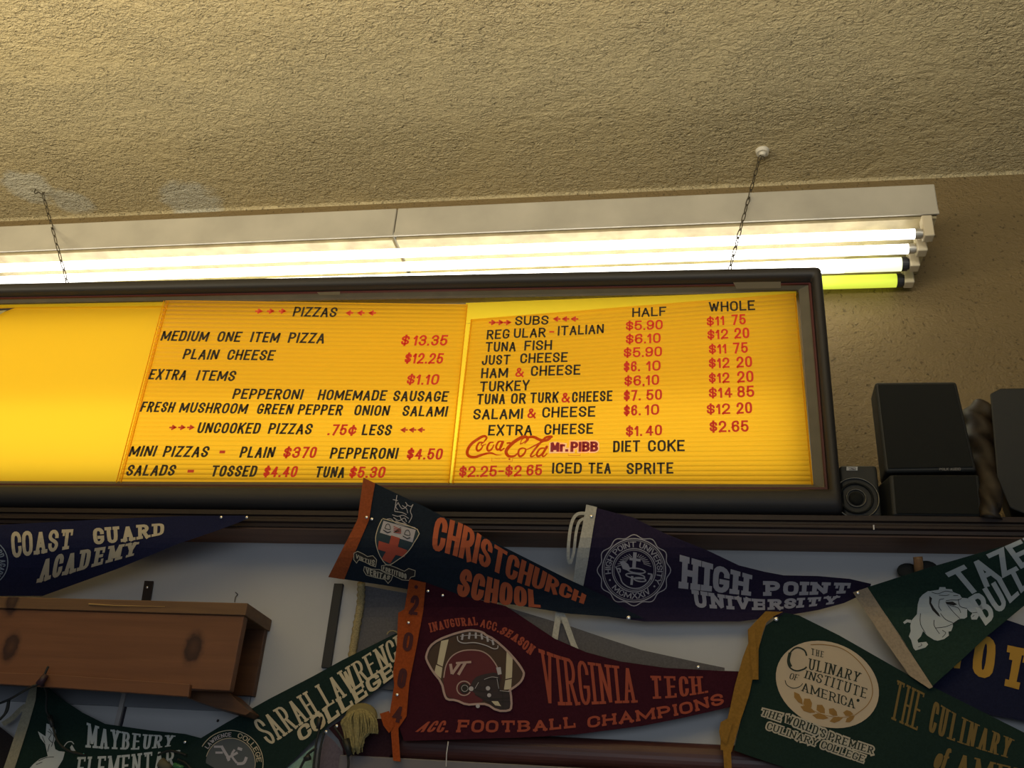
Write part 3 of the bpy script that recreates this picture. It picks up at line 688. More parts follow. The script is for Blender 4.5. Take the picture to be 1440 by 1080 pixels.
frombm('strap', pxprism_bm([(203, 816.5), (215.5, 817), (211, 846), (198.5, 845)], WY - .005, .003, .0006), mat('dark_steel', (.035, .025, .022), rough=.5, metal=.5), br)
m_pin = mat('steel_pin', (.75, .73, .70), rough=.22, metal=.9)
def pin_geo(c, r_, parent):
    b_ = bmesh.new(); bmesh.ops.create_uvsphere(b_, u_segments=12, v_segments=8, radius=r_, matrix=Matrix.Translation(c) @ Matrix.Diagonal((1, .5, 1, 1)))
    return b_
frombm('screw', pin_geo(P(207, 826, WY - .005), .0028, br), m_pin, br, smooth=True)
bn = bmesh.new(); box_bm(P(471.5, 822, WY).x - .0, P(484, 822, WY).x, WY - .008, WY - .0005, P(455, 940, WY).z, P(478, 822, WY).z, .0008, bn)
o_ = frombm('metal_rail', bn, mat('black_rail', (.022, .022, .024), rough=.5), label='narrow black vertical strip on the white wall left of the grey pennant', cat='strip', loc=P(463, 935, WY))
V, Fc = tube(spline([P(330, 847, WY - .002), P(331, 840, WY - .004), P(334, 836, WY - .002), P(331, 833, WY - .001)]), .0009, 5)
obj('wire_hook', V, Fc, mat('wire', (.12, .10, .08)), label='tiny wire sticking up behind the right end of the box shelf', cat='wire', loc=P(331, 847, WY), smooth=True)
m_band = mat('grey_band', (.17, .18, .20), rough=.5, noise=.08, nscale=12)
z0, z1 = P(300, 1000, WY).z, P(300, 972, WY).z
frombm('trim_1', box_bm(-3, P(352, 990, WY).x, WY - .006, WY, z0, z1, .001), m_band, kind='structure')
xx = P(170, 1012, WY).x
frombm('trim_2', box_bm(xx - .006, xx + .003, WY - .010, WY, z0 - .12, z1, .001), mat('seam_strip', (.32, .30, .29), rough=.5), kind='structure')
frombm('trim_3', box_bm(xx + .003, xx + .0065, WY - .004, WY, z0 - .12, z1, .0005), mat('seam_gap', (.02, .02, .03)), kind='structure')
# rounded dark rail along the bottom
rz1, rz0 = P(900, 1037, -.07).z, P(900, 1082, -.07).z; xA = P(478, 1040, -.07).x
V = []; Fc = []; n = 14
for x in (xA, 3.0):
    for i in range(n + 1):
        t = -math.pi / 2 + math.pi * i / n; V.append((x, WY - .020 * max(math.cos(t), 0) ** .7, (rz0 + rz1) / 2 + (rz1 - rz0) / 2 * math.sin(t)))
for i in range(n): Fc.append((i, i + 1, i + n + 2, i + n + 1))
Fc += [list(range(n + 1))[::-1], [n + 1 + i for i in range(n + 1)]]
obj('trim_rail', V, Fc, wood('maroon_rail', (.045, .014, .012), (.085, .032, .028), rough=.35), kind='structure', smooth=False)
frombm('trim_4', box_bm(xA, 3, WY - .030, WY, rz0 - .05, rz0 - .001, .002), mat('grey_ledge', (.13, .12, .13), rough=.4), kind='structure')
nl = P(628, 1060, -.078)
V, Fc = tube([nl + Vector((0, .006, -.02)), nl + Vector((0, 0, 0)), nl + Vector((.001, 0, .02))], .0009, 5)
obj('thin_nail', V, Fc, mat('pale_nail', (.7, .65, .6), metal=.3, rough=.4), label='thin pale nail standing on the maroon rail under the football pennant', cat='nail', loc=nl)
# ------------------------------------------------------------------ pennants
def base(py):
    t = min(max((py - 752) / 118, 0), 1); t = t * t * (3 - 2 * t); return -.152 + t * .098
def surf(layer, ph=0, amp=.0025, slope=None):
    def f(x, y, o_):
        w_ = amp * (math.sin(x / 47 + ph) * math.cos(y / 61 + ph * 2) + .5 * math.sin((x + y) / 29 + ph))
        return P(x, y, base(y) - layer * .0055 + w_ + o_)
    return f
def pennant(label, loc, group='felt pennants on the wall'):
    return root('felt_pennant', label, 'pennant', loc, group)
Wt = (.50, .47, .40)
cream = mat('print_cream', (.46, .40, .28), rough=.8); white_p = mat('print_white', (.42, .45, .44), rough=.8)
silver = mat('print_grey', (.36, .34, .36), rough=.8); orange_p = mat('print_orange', (.42, .095, .035), rough=.8)
black_p = mat('print_black', (.02, .018, .016), rough=.8); gold_p = mat('print_gold', (.40, .22, .03), rough=.8)
def K(ox, oy, sc): return lambda pts: [(ox + x / sc, oy + y / sc) for x, y in pts]
k5 = K(420, 660, 2.57); k6 = K(780, 680, 2.7); k7 = K(1040, 720, 3.0); k4 = K(0, 700, 2.842); kb = K(420, 800, 3.857)
# 1 navy pennant at the left under the ledge
sf = surf(1, 1.0)
p = pennant('navy blue felt pennant with tan block lettering, under the sign at the far left', P(60, 800, base(800)))
sheet('felt', [(-130, 748), (0, 738), (150, 730), (260, 725.5), (345, 725), (349, 729), (330, 737), (300, 748), (250, 765), (165, 800), (60, 838), (-130, 838)], sf, felt('navy', (.014, .016, .046)), p)
g_ = Print(); g_.text('COAST', [(14.5, 748), (50, 746), (106, 744)], [(17.5, 785), (55, 779), (102, 771)], cream, slab=.55, wv=.24, wh=.16, gap=.1, rnd=1)
g_.build('lettering', sf, p)
g_ = Print(); g_.text('GUARD', [(130, 743), (180, 739), (234, 735.5)], [(132, 766), (180, 761), (233, 751)], cream, slab=.5, wv=.26, wh=.19, gap=.1, rnd=1); g_.build('lettering', sf, p)
g_ = Print(); g_.text('ACADEMY', [(58, 786), (100, 776), (196, 762)], [(51, 820), (110, 803), (192, 780)], cream, slab=.5, wv=.24, wh=.17, gap=.08, rnd=1); g_.build('lettering', sf, p)
g_ = Print(); sv = mat('print_pale_blue', (.22, .27, .33), rough=.8)
g_.line(arc(-22, 791, 33, 33, 0, 360, 40)[:-1], 1.4, sv, closed=True); g_.line(arc(-22, 791, 19, 19, 0, 360, 30)[:-1], 1, sv, closed=True)
g_.text('GUARD ACADEMY', arc(-22, 791, 30, 30, -75, 75), arc(-22, 791, 22, 22, -75, 75), sv, wv=.18, wh=.16)
g_.build('emblem', sf, p)
# 2 grey pennant behind
sf = surf(-.6, 2.2, .001)
p = pennant('grey felt pennant mostly hidden, with a tan corded edge', P(520, 900, base(900)))
sheet('felt', [(505, 822), (575, 835), (640, 845), (700, 850), (800, 880), (850, 897), (902, 914), (980, 931), (1019, 939), (1019, 943), (900, 940), (700, 950), (570, 968), (548, 970), (500, 965)], sf, felt('grey', (.105, .10, .105)), p)
cs = spline([sf(508, 820, -.003), sf(507, 850, -.003), sf(501, 885, -.003), sf(495, 925, -.003), sf(492, 960, -.003)], 8)
V, Fc = tube(cs, lambda t: .0075 + .0012 * math.sin(t * 90), 8); obj('cord_edge', V, Fc, mat('tan_cord', (.30, .24, .12), rough=.9, noise=.3, nscale=400, bump=.6, bscale=700), p, smooth=True)
V, Fc = tube([sf(552 + 8 * math.cos(t), 893 + 6 * math.sin(t), -.006) for t in [k * .52 - 3 for k in range(8)]], .0012, 5); obj('cord_loop', V, Fc, mat('tan_cord', (.3, .24, .12)), p)
# 3 purple pennant
sf = surf(1, .4)
p = pennant('dark purple felt pennant with white header strip, round grey seal and slab lettering', P(822, 825, base(825)))
sheet('felt', [(838, 714), (891, 728), (935, 750), (995, 774), (1039, 795), (1075, 804), (1102, 809), (1150, 810), (1195, 814), (1225, 821), (1222, 832), (1187, 848), (1150, 858), (1090, 868), (1039, 874), (947, 874), (906, 874), (860, 868), (815, 858), (819, 822)], sf, felt('purple', (.022, .016, .038)), p)
m_wf = felt('off_white', (.42, .41, .36))
sheet('header_strip', [(824.5, 709.5), (839.5, 713), (834, 745), (826, 795), (818.5, 833), (805, 826), (811, 780), (818, 745)], surf(1.4, .4), m_wf, p)
def ribbon(name, pts, wd, m, parent, lay=1.7, th=.0008):
    pts = sm(pts, 5); f_ = surf(lay, 0, 0); V = []; Fc = []
    for i, q in enumerate(pts):
        a_ = Vector(pts[max(i - 1, 0)]); c_ = Vector(pts[min(i + 1, len(pts) - 1)]); d = (c_ - a_).normalized(); nn = Vector((-d.y, d.x)) * wd / 2
        for s_, z_ in ((1, 0), (-1, 0), (-1, th), (1, th)): V.append(f_(q[0] + nn.x * s_, q[1] + nn.y * s_, z_))
    for i in range(len(pts) - 1):
        for k in range(4): l = (k + 1) % 4; Fc.append((i * 4 + k, i * 4 + l, i * 4 + 4 + l, i * 4 + 4 + k))
    Fc += [(0, 1, 2, 3), tuple(len(V) - 4 + k for k in (3, 2, 1, 0))]
    return obj(name, V, Fc, m, parent)
ribbon('tie', [(826, 722), (812, 723), (804, 735), (800, 760), (799, 785), (802, 793)], 4.5, m_wf, p, 1.2)
ribbon('tie', [(826, 728), (815, 733), (810, 750), (807, 775), (802, 793)], 4, m_wf, p, 1.6)
ribbon('tie', [(786, 858), (783, 880), (780, 900), (779, 912)], 8.5, m_wf, p, .4)
ribbon('tie', [(788, 858), (797, 880), (806, 905), (812, 918)], 8, m_wf, p, .7)
g_ = Print(); cx, cy = 891.5, 802
sc_ = []
for i in range(96):
    t = 2 * math.pi * i / 96; R1 = 49.5 + 2.2 * math.cos(12 * t); sc_.append((cx + R1 * math.cos(t), cy + R1 * .97 * math.sin(t)))
g_.line(sc_, 1.3, silver, closed=True)
for R1, w_ in ((44.5, 1.6), (42, .7), (30.5, 1.4), (28.2, .8)): g_.line(arc(cx, cy, R1, R1, 0, 360, 56)[:-1], w_, silver, closed=True)
g_.text('HIGH POINT UNIVERSITY', arc(cx, cy, 40.5, 40.5, -188, 30, 50), arc(cx, cy, 32.5, 32.5, -188, 30, 50), silver, wv=.2, wh=.14, gap=.16)
g_.text('MCMXXIV', arc(cx, cy, 32, 32, 142, 52, 24), arc(cx, cy, 40, 40, 142, 52, 24), silver, wv=.2, wh=.14, gap=.16)
for an in (158, 38): g_.poly(arc(cx + 36.5 * math.cos(math.radians(an)), cy + 36.5 * math.sin(math.radians(an)), 1.4, 1.4, 0, 320, 8), silver)
k8 = K(800, 700, 6.0)
for i in range(19):
    an = math.radians(-165 + i * 150 / 18); 
    if abs(an + math.pi / 2) < .16: continue
    g_.line([(cx + 1 + 13 * math.cos(an), cy - 6 + 13 * math.sin(an)), (cx + 25 * math.cos(an), cy + 1 + 25 * math.sin(an))], .9, silver)
g_.line(k8([(558, 460), (548, 600)]), 5, silver, 1); g_.line(k8([(512, 515), (605, 528)]), 3.6, silver, 1)
g_.poly(k8([(430, 540), (460, 530), (500, 560), (520, 600), (500, 615), (455, 600)]), silver, 1)
for e in (((570, 615), 75, 20), ((560, 660), 80, 20), ((600, 690), 50, 16)): g_.line([q for q in arc(*k8([e[0]])[0], e[1] / 6, e[2] / 6, 0, 360, 20, 8)][:-1], 1.8, silver, 1, closed=True)
g_.line(k8([(535, 660), (528, 735)]), 3.4, silver, 1)
g_.line(sm(k8([(395, 580), (430, 660), (455, 720), (520, 760), (600, 760), (670, 710), (700, 640)])), 1.6, silver)
g_.line(sm(k8([(400, 600), (430, 600), (430, 630)])), 2, silver); g_.line(sm(k8([(665, 640), (700, 650), (690, 690)])), 2, silver)
g_.build('seal', sf, p, label='round grey printed seal with a cross')
for t_, T_, B_, kw in (('HIGH', [(956, 780), (1058, 809)], [(954, 827), (1056, 838)], dict(slab=.5, wv=.30, wh=.2, gap=.05)), ('POINT', [(1073, 817), (1130, 818), (1200, 820)], [(1073, 838), (1130, 837), (1197, 834)], dict(slab=.5, wv=.36, wh=.26, gap=.1)),
                       ('UNIVERSITY', [(972, 829), (1060, 842), (1120, 841), (1182, 838)], [(975, 854), (1060, 858), (1120, 855), (1178, 848.5)], dict(slab=.5, wv=.34, wh=.24, gap=.06))):
    g_ = Print(); g_.text(t_, T_, B_, silver, rnd=1, **kw); g_.build('lettering', sf, p)
# 4 navy pennant with orange header
sf = surf(2, 3.1)
p = pennant('dark navy felt pennant with orange header and shield emblem, overlapping the sign frame', P(500, 800, base(800)))
sheet('felt', [(526, 679), (600, 714), (650, 740), (700, 765), (800, 815), (850, 838), (886, 860), (906, 870), (868, 868), (800, 863), (720, 850), (650, 840), (600, 833), (540, 823), (480, 814), (502, 760), (518, 730)], sf, felt('deep_navy', (.012, .018, .028)), p)
sheet('header_strip', [(511, 671.5), (527.5, 679.5), (523, 705), (519, 731), (500, 775), (484, 815), (461.5, 811.5), (480, 775), (503, 730), (507, 700)], surf(2.4, 3.1), felt('orange', (.26, .065, .022)), p)
kc = K(480, 665, 6.545)
g_ = Print(); orp = mat('print_red_orange', (.33, .06, .035), rough=.8)
shield = sm(kc([(380, 420), (700, 520), (670, 640), (600, 740), (520, 800), (430, 850), (370, 790), (330, 700), (315, 600), (340, 500), (375, 425)]), 3)
g_.poly(shield, mat('print_dark_teal', (.018, .035, .045)), 0)
g_.poly(kc([(388, 440), (685, 525), (655, 640), (355, 550)]), silver, 1)
g_.poly(kc([(460, 575), (540, 600), (520, 680), (608, 712), (580, 775), (500, 755), (450, 835), (370, 795), (410, 725), (335, 705), (345, 625), (440, 655)]), orp, 2)
g_.line(shield, 1.1, cream, 3)
for cxk, cyk in ((425, 510), (605, 565)):
    g_.line(sm(kc([(cxk - 25, cyk), (cxk - 10, cyk - 35), (cxk + 15, cyk - 35), (cxk + 25, cyk + 10), (cxk - 25, cyk)])), .9, black_p, 3); g_.line(kc([(cxk - 40, cyk + 15), (cxk, cyk + 40), (cxk + 30, cyk + 30)]), 1.2, black_p, 3)
for q in range(4): g_.line(kc([(480, 490 + q * 18), (550, 545 + q * 10 - 20)]), 1.0, orp, 3); g_.line(kc([(550, 500 + q * 14), (485, 545)]), .6, black_p, 3)
# crest above the shield
cr = [[(512, 205), (490, 350)], [(475, 245), (520, 255)], [(520, 270), (560, 330), (605, 300), (590, 270)], [(600, 290), (640, 310), (660, 290), (635, 350), (650, 400), (620, 460)], [(490, 355), (560, 365), (600, 385)], [(470, 385), (520, 400), (570, 390), (620, 420)], [(480, 410), (530, 440), (580, 415), (600, 450)], [(500, 440), (540, 460), (600, 470)], [(420, 425), (460, 425), (500, 460), (560, 480), (620, 490), (680, 505)], [(560, 300), (600, 330), (610, 370)], [(520, 280), (500, 310), (520, 340)], [(540, 400), (560, 440), (590, 460)]]
for c_ in cr: g_.line(sm(kc(c_), 3), 1.0, silver, 1)
# motto scroll
sc1 = kc([(115, 740), (150, 722), (200, 745), (240, 770), (290, 762), (325, 800), (315, 865), (270, 850), (215, 820), (160, 800), (140, 830), (115, 800)])
sc2 = kc([(370, 855), (430, 845), (500, 870), (580, 905), (620, 880), (680, 900), (675, 950), (640, 960), (620, 990), (560, 985), (480, 945), (370, 895)])
sc3 = kc([(212, 862), (280, 885), (350, 890), (420, 930), (475, 940), (460, 985), (430, 1018), (400, 980), (320, 965), (230, 940), (205, 900)])
for q in (sc1, sc2, sc3): g_.poly(q, black_p, 1); g_.line(q, .9, cream, 2, closed=True)
g_.text('VIRTUS', kc([(135, 745), (230, 790), (310, 800)]), kc([(130, 785), (220, 825), (305, 858)]), cream, 3, wv=.22, wh=.16)
g_.text('FORTITUDO', kc([(385, 860), (480, 890), (600, 930)]), kc([(380, 892), (480, 935), (600, 980)]), cream, 3, wv=.22, wh=.16)
g_.text('VERITAS', kc([(222, 872), (330, 905), (455, 950)]), kc([(230, 930), (320, 960), (440, 985)]), cream, 3, wv=.22, wh=.16)
g_.build('emblem', sf, p, label='shield with an orange cross and a motto scroll')
g_ = Print(); g_.text('CHRISTCHURCH', k5([(495, 170), (560, 185), (620, 212), (740, 290), (860, 352), (950, 405), (1040, 455)]), k5([(478, 292), (540, 305), (670, 352), (800, 412), (900, 442), (1030, 487)]), orange_p, wv=.22, wh=.14, gap=.08, rnd=1); g_.build('lettering', sf, p)
g_ = Print(); g_.text('SCHOOL', k5([(590, 355), (730, 402), (868, 442)]), k5([(567, 455), (700, 485), (875, 500)]), orange_p, wv=.24, wh=.17, gap=.1, rnd=2); g_.build('lettering', sf, p)
# 5 maroon pennant
sf = surf(2.6, 4.0)
p = pennant('maroon felt pennant with a dated orange header strip and a football helmet emblem', P(570, 1000, base(1000)))
sheet('felt', [(596, 818), (650, 838), (711, 852), (780, 898), (824, 917), (872, 930), (935, 939), (987, 942), (1060, 945), (1060, 985), (1024, 995), (958, 1010), (902, 1021), (809, 1033), (740, 1037), (638, 1040), (568, 1042), (560, 1020), (575, 940), (585, 880)], sf, felt('maroon', (.036, .007, .014)), p)
m_or = felt('orange_strip', (.26, .055, .014))
sheet('header_strip', kb([(600, 55), (690, 75), (675, 230), (640, 420), (600, 620), (585, 800), (540, 865), (490, 830), (497, 760), (530, 560), (560, 400), (572, 230)]), surf(3.2, 4), m_or, p)
sheet('header_fold', kb([(540, 238), (578, 216), (566, 400), (540, 560), (518, 640), (512, 560), (532, 420)]), surf(2.9, 4), m_or, p)
sheet('header_tail', kb([(495, 835), (540, 860), (545, 940), (553, 1046), (512, 1040), (505, 940)]), surf(3.5, 4), m_or, p)
sheet('header_tie', kb([(440, 785), (490, 770), (500, 800), (520, 850), (490, 890), (460, 850)]), surf(3.8, 4), m_or, p)
mar = mat('print_maroon', (.05, .010, .012), rough=.8); st_ = surf(3.2, 4)
for t_, T_, B_ in (('2', [(612, 140), (657, 148)], [(597, 243), (643, 252)]), ('0', [(575, 340), (627, 350)], [(560, 440), (610, 450)]), ('0', [(548, 535), (592, 545)], [(530, 640), (575, 650)]), ('4', [(530, 740), (570, 742)], [(500, 825), (555, 838)])):
    g_ = Print(); g_.text(t_, kb(T_), kb(B_), mar, wv=.2, wh=.16, rnd=1); g_.build('numeral', st_, p)
g_ = Print(); g_.poly(arc(*kb([(637, 98)])[0], 2.6, 2.6, 0, 330, 10), mar); g_.build('eyelet', st_, p)
KF = K(590, 870, 7.7125); g_ = Print()
fb = smc(KF([(460, 140), (540, 125), (620, 130), (690, 150), (720, 180), (800, 215), (950, 345), (1060, 470), (1120, 560), (1135, 600), (1110, 670), (1060, 720), (970, 780), (990, 800), (1000, 960), (970, 1000), (840, 1000), (730, 925), (630, 925), (510, 935), (390, 880), (300, 880), (270, 830), (240, 690), (140, 570), (75, 450), (70, 400), (110, 300), (200, 230), (340, 175)]), 1)
pnk = mat('print_pink_cream', (.36, .25, .22), rough=.8); brn = mat('print_football_brown', (.055, .032, .022), rough=.8); dgr = mat('print_charcoal', (.03, .022, .025), rough=.8); hmr = mat('print_helmet_maroon', (.085, .015, .02), rough=.8)
g_.poly(fb, brn, 0); g_.line(fb, 3.0, pnk, 4, closed=True)
g_.poly(KF([(235, 240), (315, 225), (250, 520), (190, 490)]), cream, 1); g_.poly(KF([(180, 500), (248, 530), (232, 650), (160, 585)]), cream, 1)
g_.poly(KF([(945, 350), (1010, 425), (1002, 640), (932, 655)]), cream, 1); g_.poly(KF([(930, 668), (1000, 652), (992, 765), (915, 770)]), cream, 1)
he = smc(KF([(255, 640), (275, 530), (330, 430), (420, 365), (530, 340), (640, 348), (740, 390), (820, 480), (860, 580), (900, 640), (860, 690), (720, 700), (700, 900), (600, 930), (500, 925), (400, 870), (290, 850), (262, 740)]), 2)
g_.poly(he, hmr, 2); g_.line(sm(KF([(262, 640), (290, 500), (360, 400), (480, 345), (640, 345), (740, 390), (810, 470), (850, 540)])), 1.6, pnk, 3)
g_.poly(smc(KF([(590, 640), (700, 600), (840, 580), (890, 640), (860, 700), (870, 775), (985, 795), (990, 980), (850, 985), (740, 900), (650, 860), (590, 800), (540, 760)]), 1), dgr, 3)
for q in ([(700, 660), (850, 650)], [(860, 660), (865, 780), (980, 800)], [(740, 900), (985, 900)], [(900, 790), (905, 980)], [(600, 820), (740, 870), (980, 860)], [(560, 740), (640, 780), (760, 800)]): g_.line(sm(KF(q), 3), 1.1, black_p, 4)
for q in ([(700, 660), (780, 632), (850, 640)], [(640, 690), (600, 760)], [(870, 780), (975, 792)], [(840, 650), (860, 760)]): g_.line(sm(KF(q), 3), .7, silver, 5)
g_.poly(KF([(780, 895), (850, 895), (885, 950), (820, 940)]), cream, 5)
for c_, r__ in (((742, 755), 24), ((755, 830), 22), ((560, 760), 26), ((632, 948), 22)): g_.poly(arc(*KF([c_])[0], r__ / 7.7, r__ / 7.7, 0, 330, 12), silver, 5)
g_.line(arc(*KF([(482, 755)])[0], 10, 10, 30, 330, 24), 1.6, pnk, 4); g_.poly(arc(*KF([(490, 755)])[0], 7.5, 7.5, 0, 340, 16), black_p, 4); g_.line(arc(*KF([(490, 755)])[0], 4.5, 4.5, 0, 350, 16), .7, silver, 5)
g_.poly(KF([(830, 530), (880, 525), (890, 600), (850, 610)]), silver, 4)
for q, w_ in (([(335, 490), (352, 600)], 4), ([(352, 600), (440, 475)], 4), ([(395, 482), (560, 470)], 3), ([(495, 480), (420, 608)], 4)): g_.line(KF(q), w_, pnk, 5)
for q in (((470, 165), (460, 230)), ((545, 150), (535, 220)), ((610, 150), (610, 215)), ((670, 160), (680, 225)), ((732, 190), (742, 250)), ((790, 230), (802, 285))): g_.line(KF(q), 2.8, silver, 5)
g_.line(sm(KF([(410, 190), (420, 240), (480, 265), (600, 260), (720, 290), (800, 325), (845, 320), (850, 290)])), 1.3, silver, 4)
g_.line(sm(KF([(440, 190), (560, 178), (680, 190), (800, 250)])), .9, silver, 4)
g_.build('helmet_emblem', sf, p, label='football behind a maroon helmet, cream outlined')
for t_, T_, B_, kw in (('INAUGURAL', k5([(468, 556), (550, 540), (645, 533)]), k5([(476, 590), (560, 570), (650, 563)]), dict(slab=.3, wv=.24, wh=.16)), ('ACC.', k5([(662, 540), (728, 556)]), k5([(655, 568), (722, 590)]), dict(wv=.18, wh=.15)),
    ('SEASON', k5([(742, 568), (800, 598), (858, 642)]), k5([(722, 592), (780, 622), (838, 676)]), dict(slab=.3, wv=.26, wh=.18)),
    ('VIRGINIA', [(757, 912), (800, 926), (850, 934), (893, 939)], [(763, 991), (800, 992), (850, 990), (897, 988)], dict(slab=.7, wv=.125, wh=.07, gap=.03)),
    ('TECH.', [(911, 950), (950, 951), (994, 951)], [(913, 983), (950, 981), (996, 974)], dict(slab=.7, wv=.17, wh=.1, gap=.04)),
    ('ACC.', [(600, 1014), (634, 1013)], [(584, 1029), (630, 1030)], dict(wv=.2, wh=.14)),
    ('FOOTBALL', [(644, 1012), (740, 1013), (809, 1007)], [(641, 1030), (740, 1029), (811, 1023)], dict(slab=.3, wv=.25, wh=.2, gap=.2)),
    ('CHAMPIONS', [(826, 1008), (900, 998), (960, 988), (1015, 974)], [(826, 1024), (900, 1014), (960, 1005), (1019, 990)], dict(slab=.3, wv=.25, wh=.2, gap=.2))):
    g_ = Print(); g_.text(t_, T_, B_, mat('print_dull_orange', (.27, .050, .025), rough=.8), rnd=1, **kw); g_.build('lettering', sf, p)
# 6 gold-on-navy pennant at the right edge
sf = surf(1, 5.5)
p = pennant('navy felt pennant with large gold block letters, behind two green pennants at the right edge', P(1400, 960, base(960)))
sheet('felt', [(1290, 880), (1330, 868), (1370, 862), (1405, 868), (1500, 900), (1500, 1030), (1440, 1014), (1360, 999), (1300, 985)], sf, felt('royal_navy', (.012, .014, .036)), p)
for t_, T_, B_ in (('N', [(1330, 880), (1362, 888)], [(1320, 938), (1353, 946)]), ('O', [(1374, 892), (1402, 898)], [(1365, 949), (1396, 956)]), ('T', [(1411, 906), (1455, 915)], [(1404, 962), (1441, 972)])):
    g_ = Print(); g_.text(t_, T_, B_, gold_p, slab=.5, wv=.23, wh=.17, rnd=1); g_.build('lettering', sf, p)
# 7 green culinary pennant
sf = surf(3.2, 6.3)
p = pennant('dark green felt pennant with mustard header, cream oval emblem and gold lettering', P(1150, 1050, base(1050)))
sheet('felt', k7([(190, 425), (250, 436), (420, 520), (560, 600), (700, 680), (960, 810), (1200, 930), (1500, 1060), (1500, 1300), (500, 1230), (240, 1095), (60, 1035), (-25, 1005), (0, 900), (60, 640), (110, 480)]), sf, felt('bottle_green', (.012, .026, .021)), p)
m_mu = felt('mustard', (.25, .13, .025)); k9 = K(1000, 840, 4.5)
sheet('header_strip', k9([(345, 88), (455, 92), (400, 118), (350, 160), (325, 230), (300, 330), (300, 520), (262, 518), (240, 620), (190, 770), (130, 980), (60, 965), (60, 900), (100, 780), (120, 700), (150, 560), (200, 380), (235, 290), (232, 205), (285, 150)]), surf(3.8, 6), m_mu, p)
sheet('header_fold', k9([(235, 205), (275, 180), (300, 520), (262, 520)]), surf(4.3, 6), m_mu, p)
sheet('header_fold', k9([(60, 790), (105, 765), (135, 800), (95, 930), (60, 900), (50, 850)]), surf(4.3, 6), m_mu, p)
sheet('header_tail', k9([(75, 960), (125, 975), (133, 1120), (85, 1120)]), surf(4.3, 6), m_mu, p)
g_ = Print(); ov = arc(1163.5, 962.5, 75, 58.5, 0, 360, 48, 24)[:-1]; g_.poly(ov, mat('print_oval_cream', (.46, .37, .26), rough=.8), 0)
dgk = mat('print_dark_green', (.018, .026, .018), rough=.8); bz = mat('print_bronze', (.26, .14, .035), rough=.8)
g_.line(sm(k9([(630, 300), (720, 300), (830, 325), (930, 400), (1000, 500), (1022, 600), (990, 680), (910, 745)]), 6), 1.1, bz, 1)
g_.text('THE', k9([(630, 320), (718, 345)]), k9([(630, 362), (712, 382)]), dgk, 1, wv=.14, wh=.08, slab=.7)
g_.line(sm(k9([(605, 370), (590, 335), (545, 318), (505, 345), (485, 400), (500, 445), (540, 465), (585, 455), (605, 440)]), 5), 2.2, dgk, 1); g_.line(sm(k9([(500, 350), (490, 400), (505, 440)]), 5), 4.2, dgk, 1)
for t_, T_, B_ in (('ULINARY', [(618, 385), (780, 425), (955, 482)], [(610, 455), (780, 495), (935, 538)]), ('INSTITUTE', [(600, 462), (800, 515), (995, 580)], [(585, 508), (780, 575), (985, 642)]), ('OF', [(505, 478), (562, 492)], [(493, 515), (550, 530)]), ('AMERICA', [(575, 535), (740, 590), (915, 645)], [(568, 590), (740, 650), (912, 705)])):
    g_.text(t_, k9(T_), k9(B_), dgk, 1, wv=.15, wh=.075, slab=.7, gap=.08)
g_.line(sm(k9([(468, 525), (480, 555), (520, 575), (560, 565), (580, 545)]), 5), 1, dgk, 1); g_.poly(arc(*k9([(930, 652)])[0], 2.2, 2.2, 0, 330, 10), dgk, 1)
def leaf(a_, c_, w_): 
    a_, c_ = Vector(a_), Vector(c_); d = c_ - a_; nn = Vector((-d.y, d.x)).normalized() * w_ * 1.35
    g_.poly(k9([tuple(a_), tuple(a_ + d * .3 + nn), tuple(a_ + d * .7 + nn * .8), tuple(c_), tuple(a_ + d * .7 - nn * .8), tuple(a_ + d * .3 - nn)]), bz, 1)
for a_, c_, w_ in (((525, 598), (580, 680), 14), ((590, 640), (635, 700), 20), ((670, 680), (720, 735), 18), ((745, 705), (800, 750), 16), ((835, 728), (900, 740), 14), ((565, 690), (660, 730), 14), ((640, 745), (745, 765), 13), ((750, 785), (835, 762), 13), ((850, 790), (910, 750), 12)): leaf(a_, c_, w_)
g_.line(sm(k9([(580, 680), (700, 740), (820, 760), (910, 745)]), 4), .8, bz, 1)
g_.build('oval_emblem', sf, p, label='cream oval with dark serif lettering and bronze leaves')
halo = mat('print_halo', (.40, .36, .28), rough=.8)
for t_, T_, B_ in (("THE WORLD'S PREMIER", [(325, 705), (560, 770), (800, 870), (1035, 950)], [(310, 742), (540, 820), (790, 920), (1025, 992)]), ('CULINARY COLLEGE', [(362, 790), (560, 860), (760, 925), (980, 1005)], [(348, 832), (560, 905), (760, 975), (965, 1045)])):
    g_ = Print()
    g_.text(t_, k9(T_), k9(B_), halo, 0, wv=.19, wh=.10, slab=.5, grow=.42, gap=.1)
    g_.text(t_, k9(T_), k9(B_), dgk, 1, wv=.19, wh=.10, slab=.5, gap=.1); g_.build('lettering', sf, p, label='dark lettering with cream outline')
for t_, T_, B_, kw in (('THE', [(660, 705), (787, 768)], [(628, 868), (755, 925)], {}), ('CULINARY', [(820, 795), (950, 870), (1160, 962)], [(795, 925), (930, 975), (1140, 1040)], {}), ('of', [(845, 990), (895, 1000)], [(815, 1075), (870, 1090)], dict(grow=.04)), ('AMERICA', [(915, 1015), (1110, 1065), (1400, 1130)], [(890, 1140), (1090, 1190), (1400, 1250)], {})):
    g_ = Print(); kk = dict(wv=.13, wh=.055, slab=.6, gap=.05); kk.update(kw); g_.text(t_, k7(T_), k7(B_), mat('print_old_gold', (.15, .10, .028), rough=.8), **kk); g_.build('lettering', sf, p)
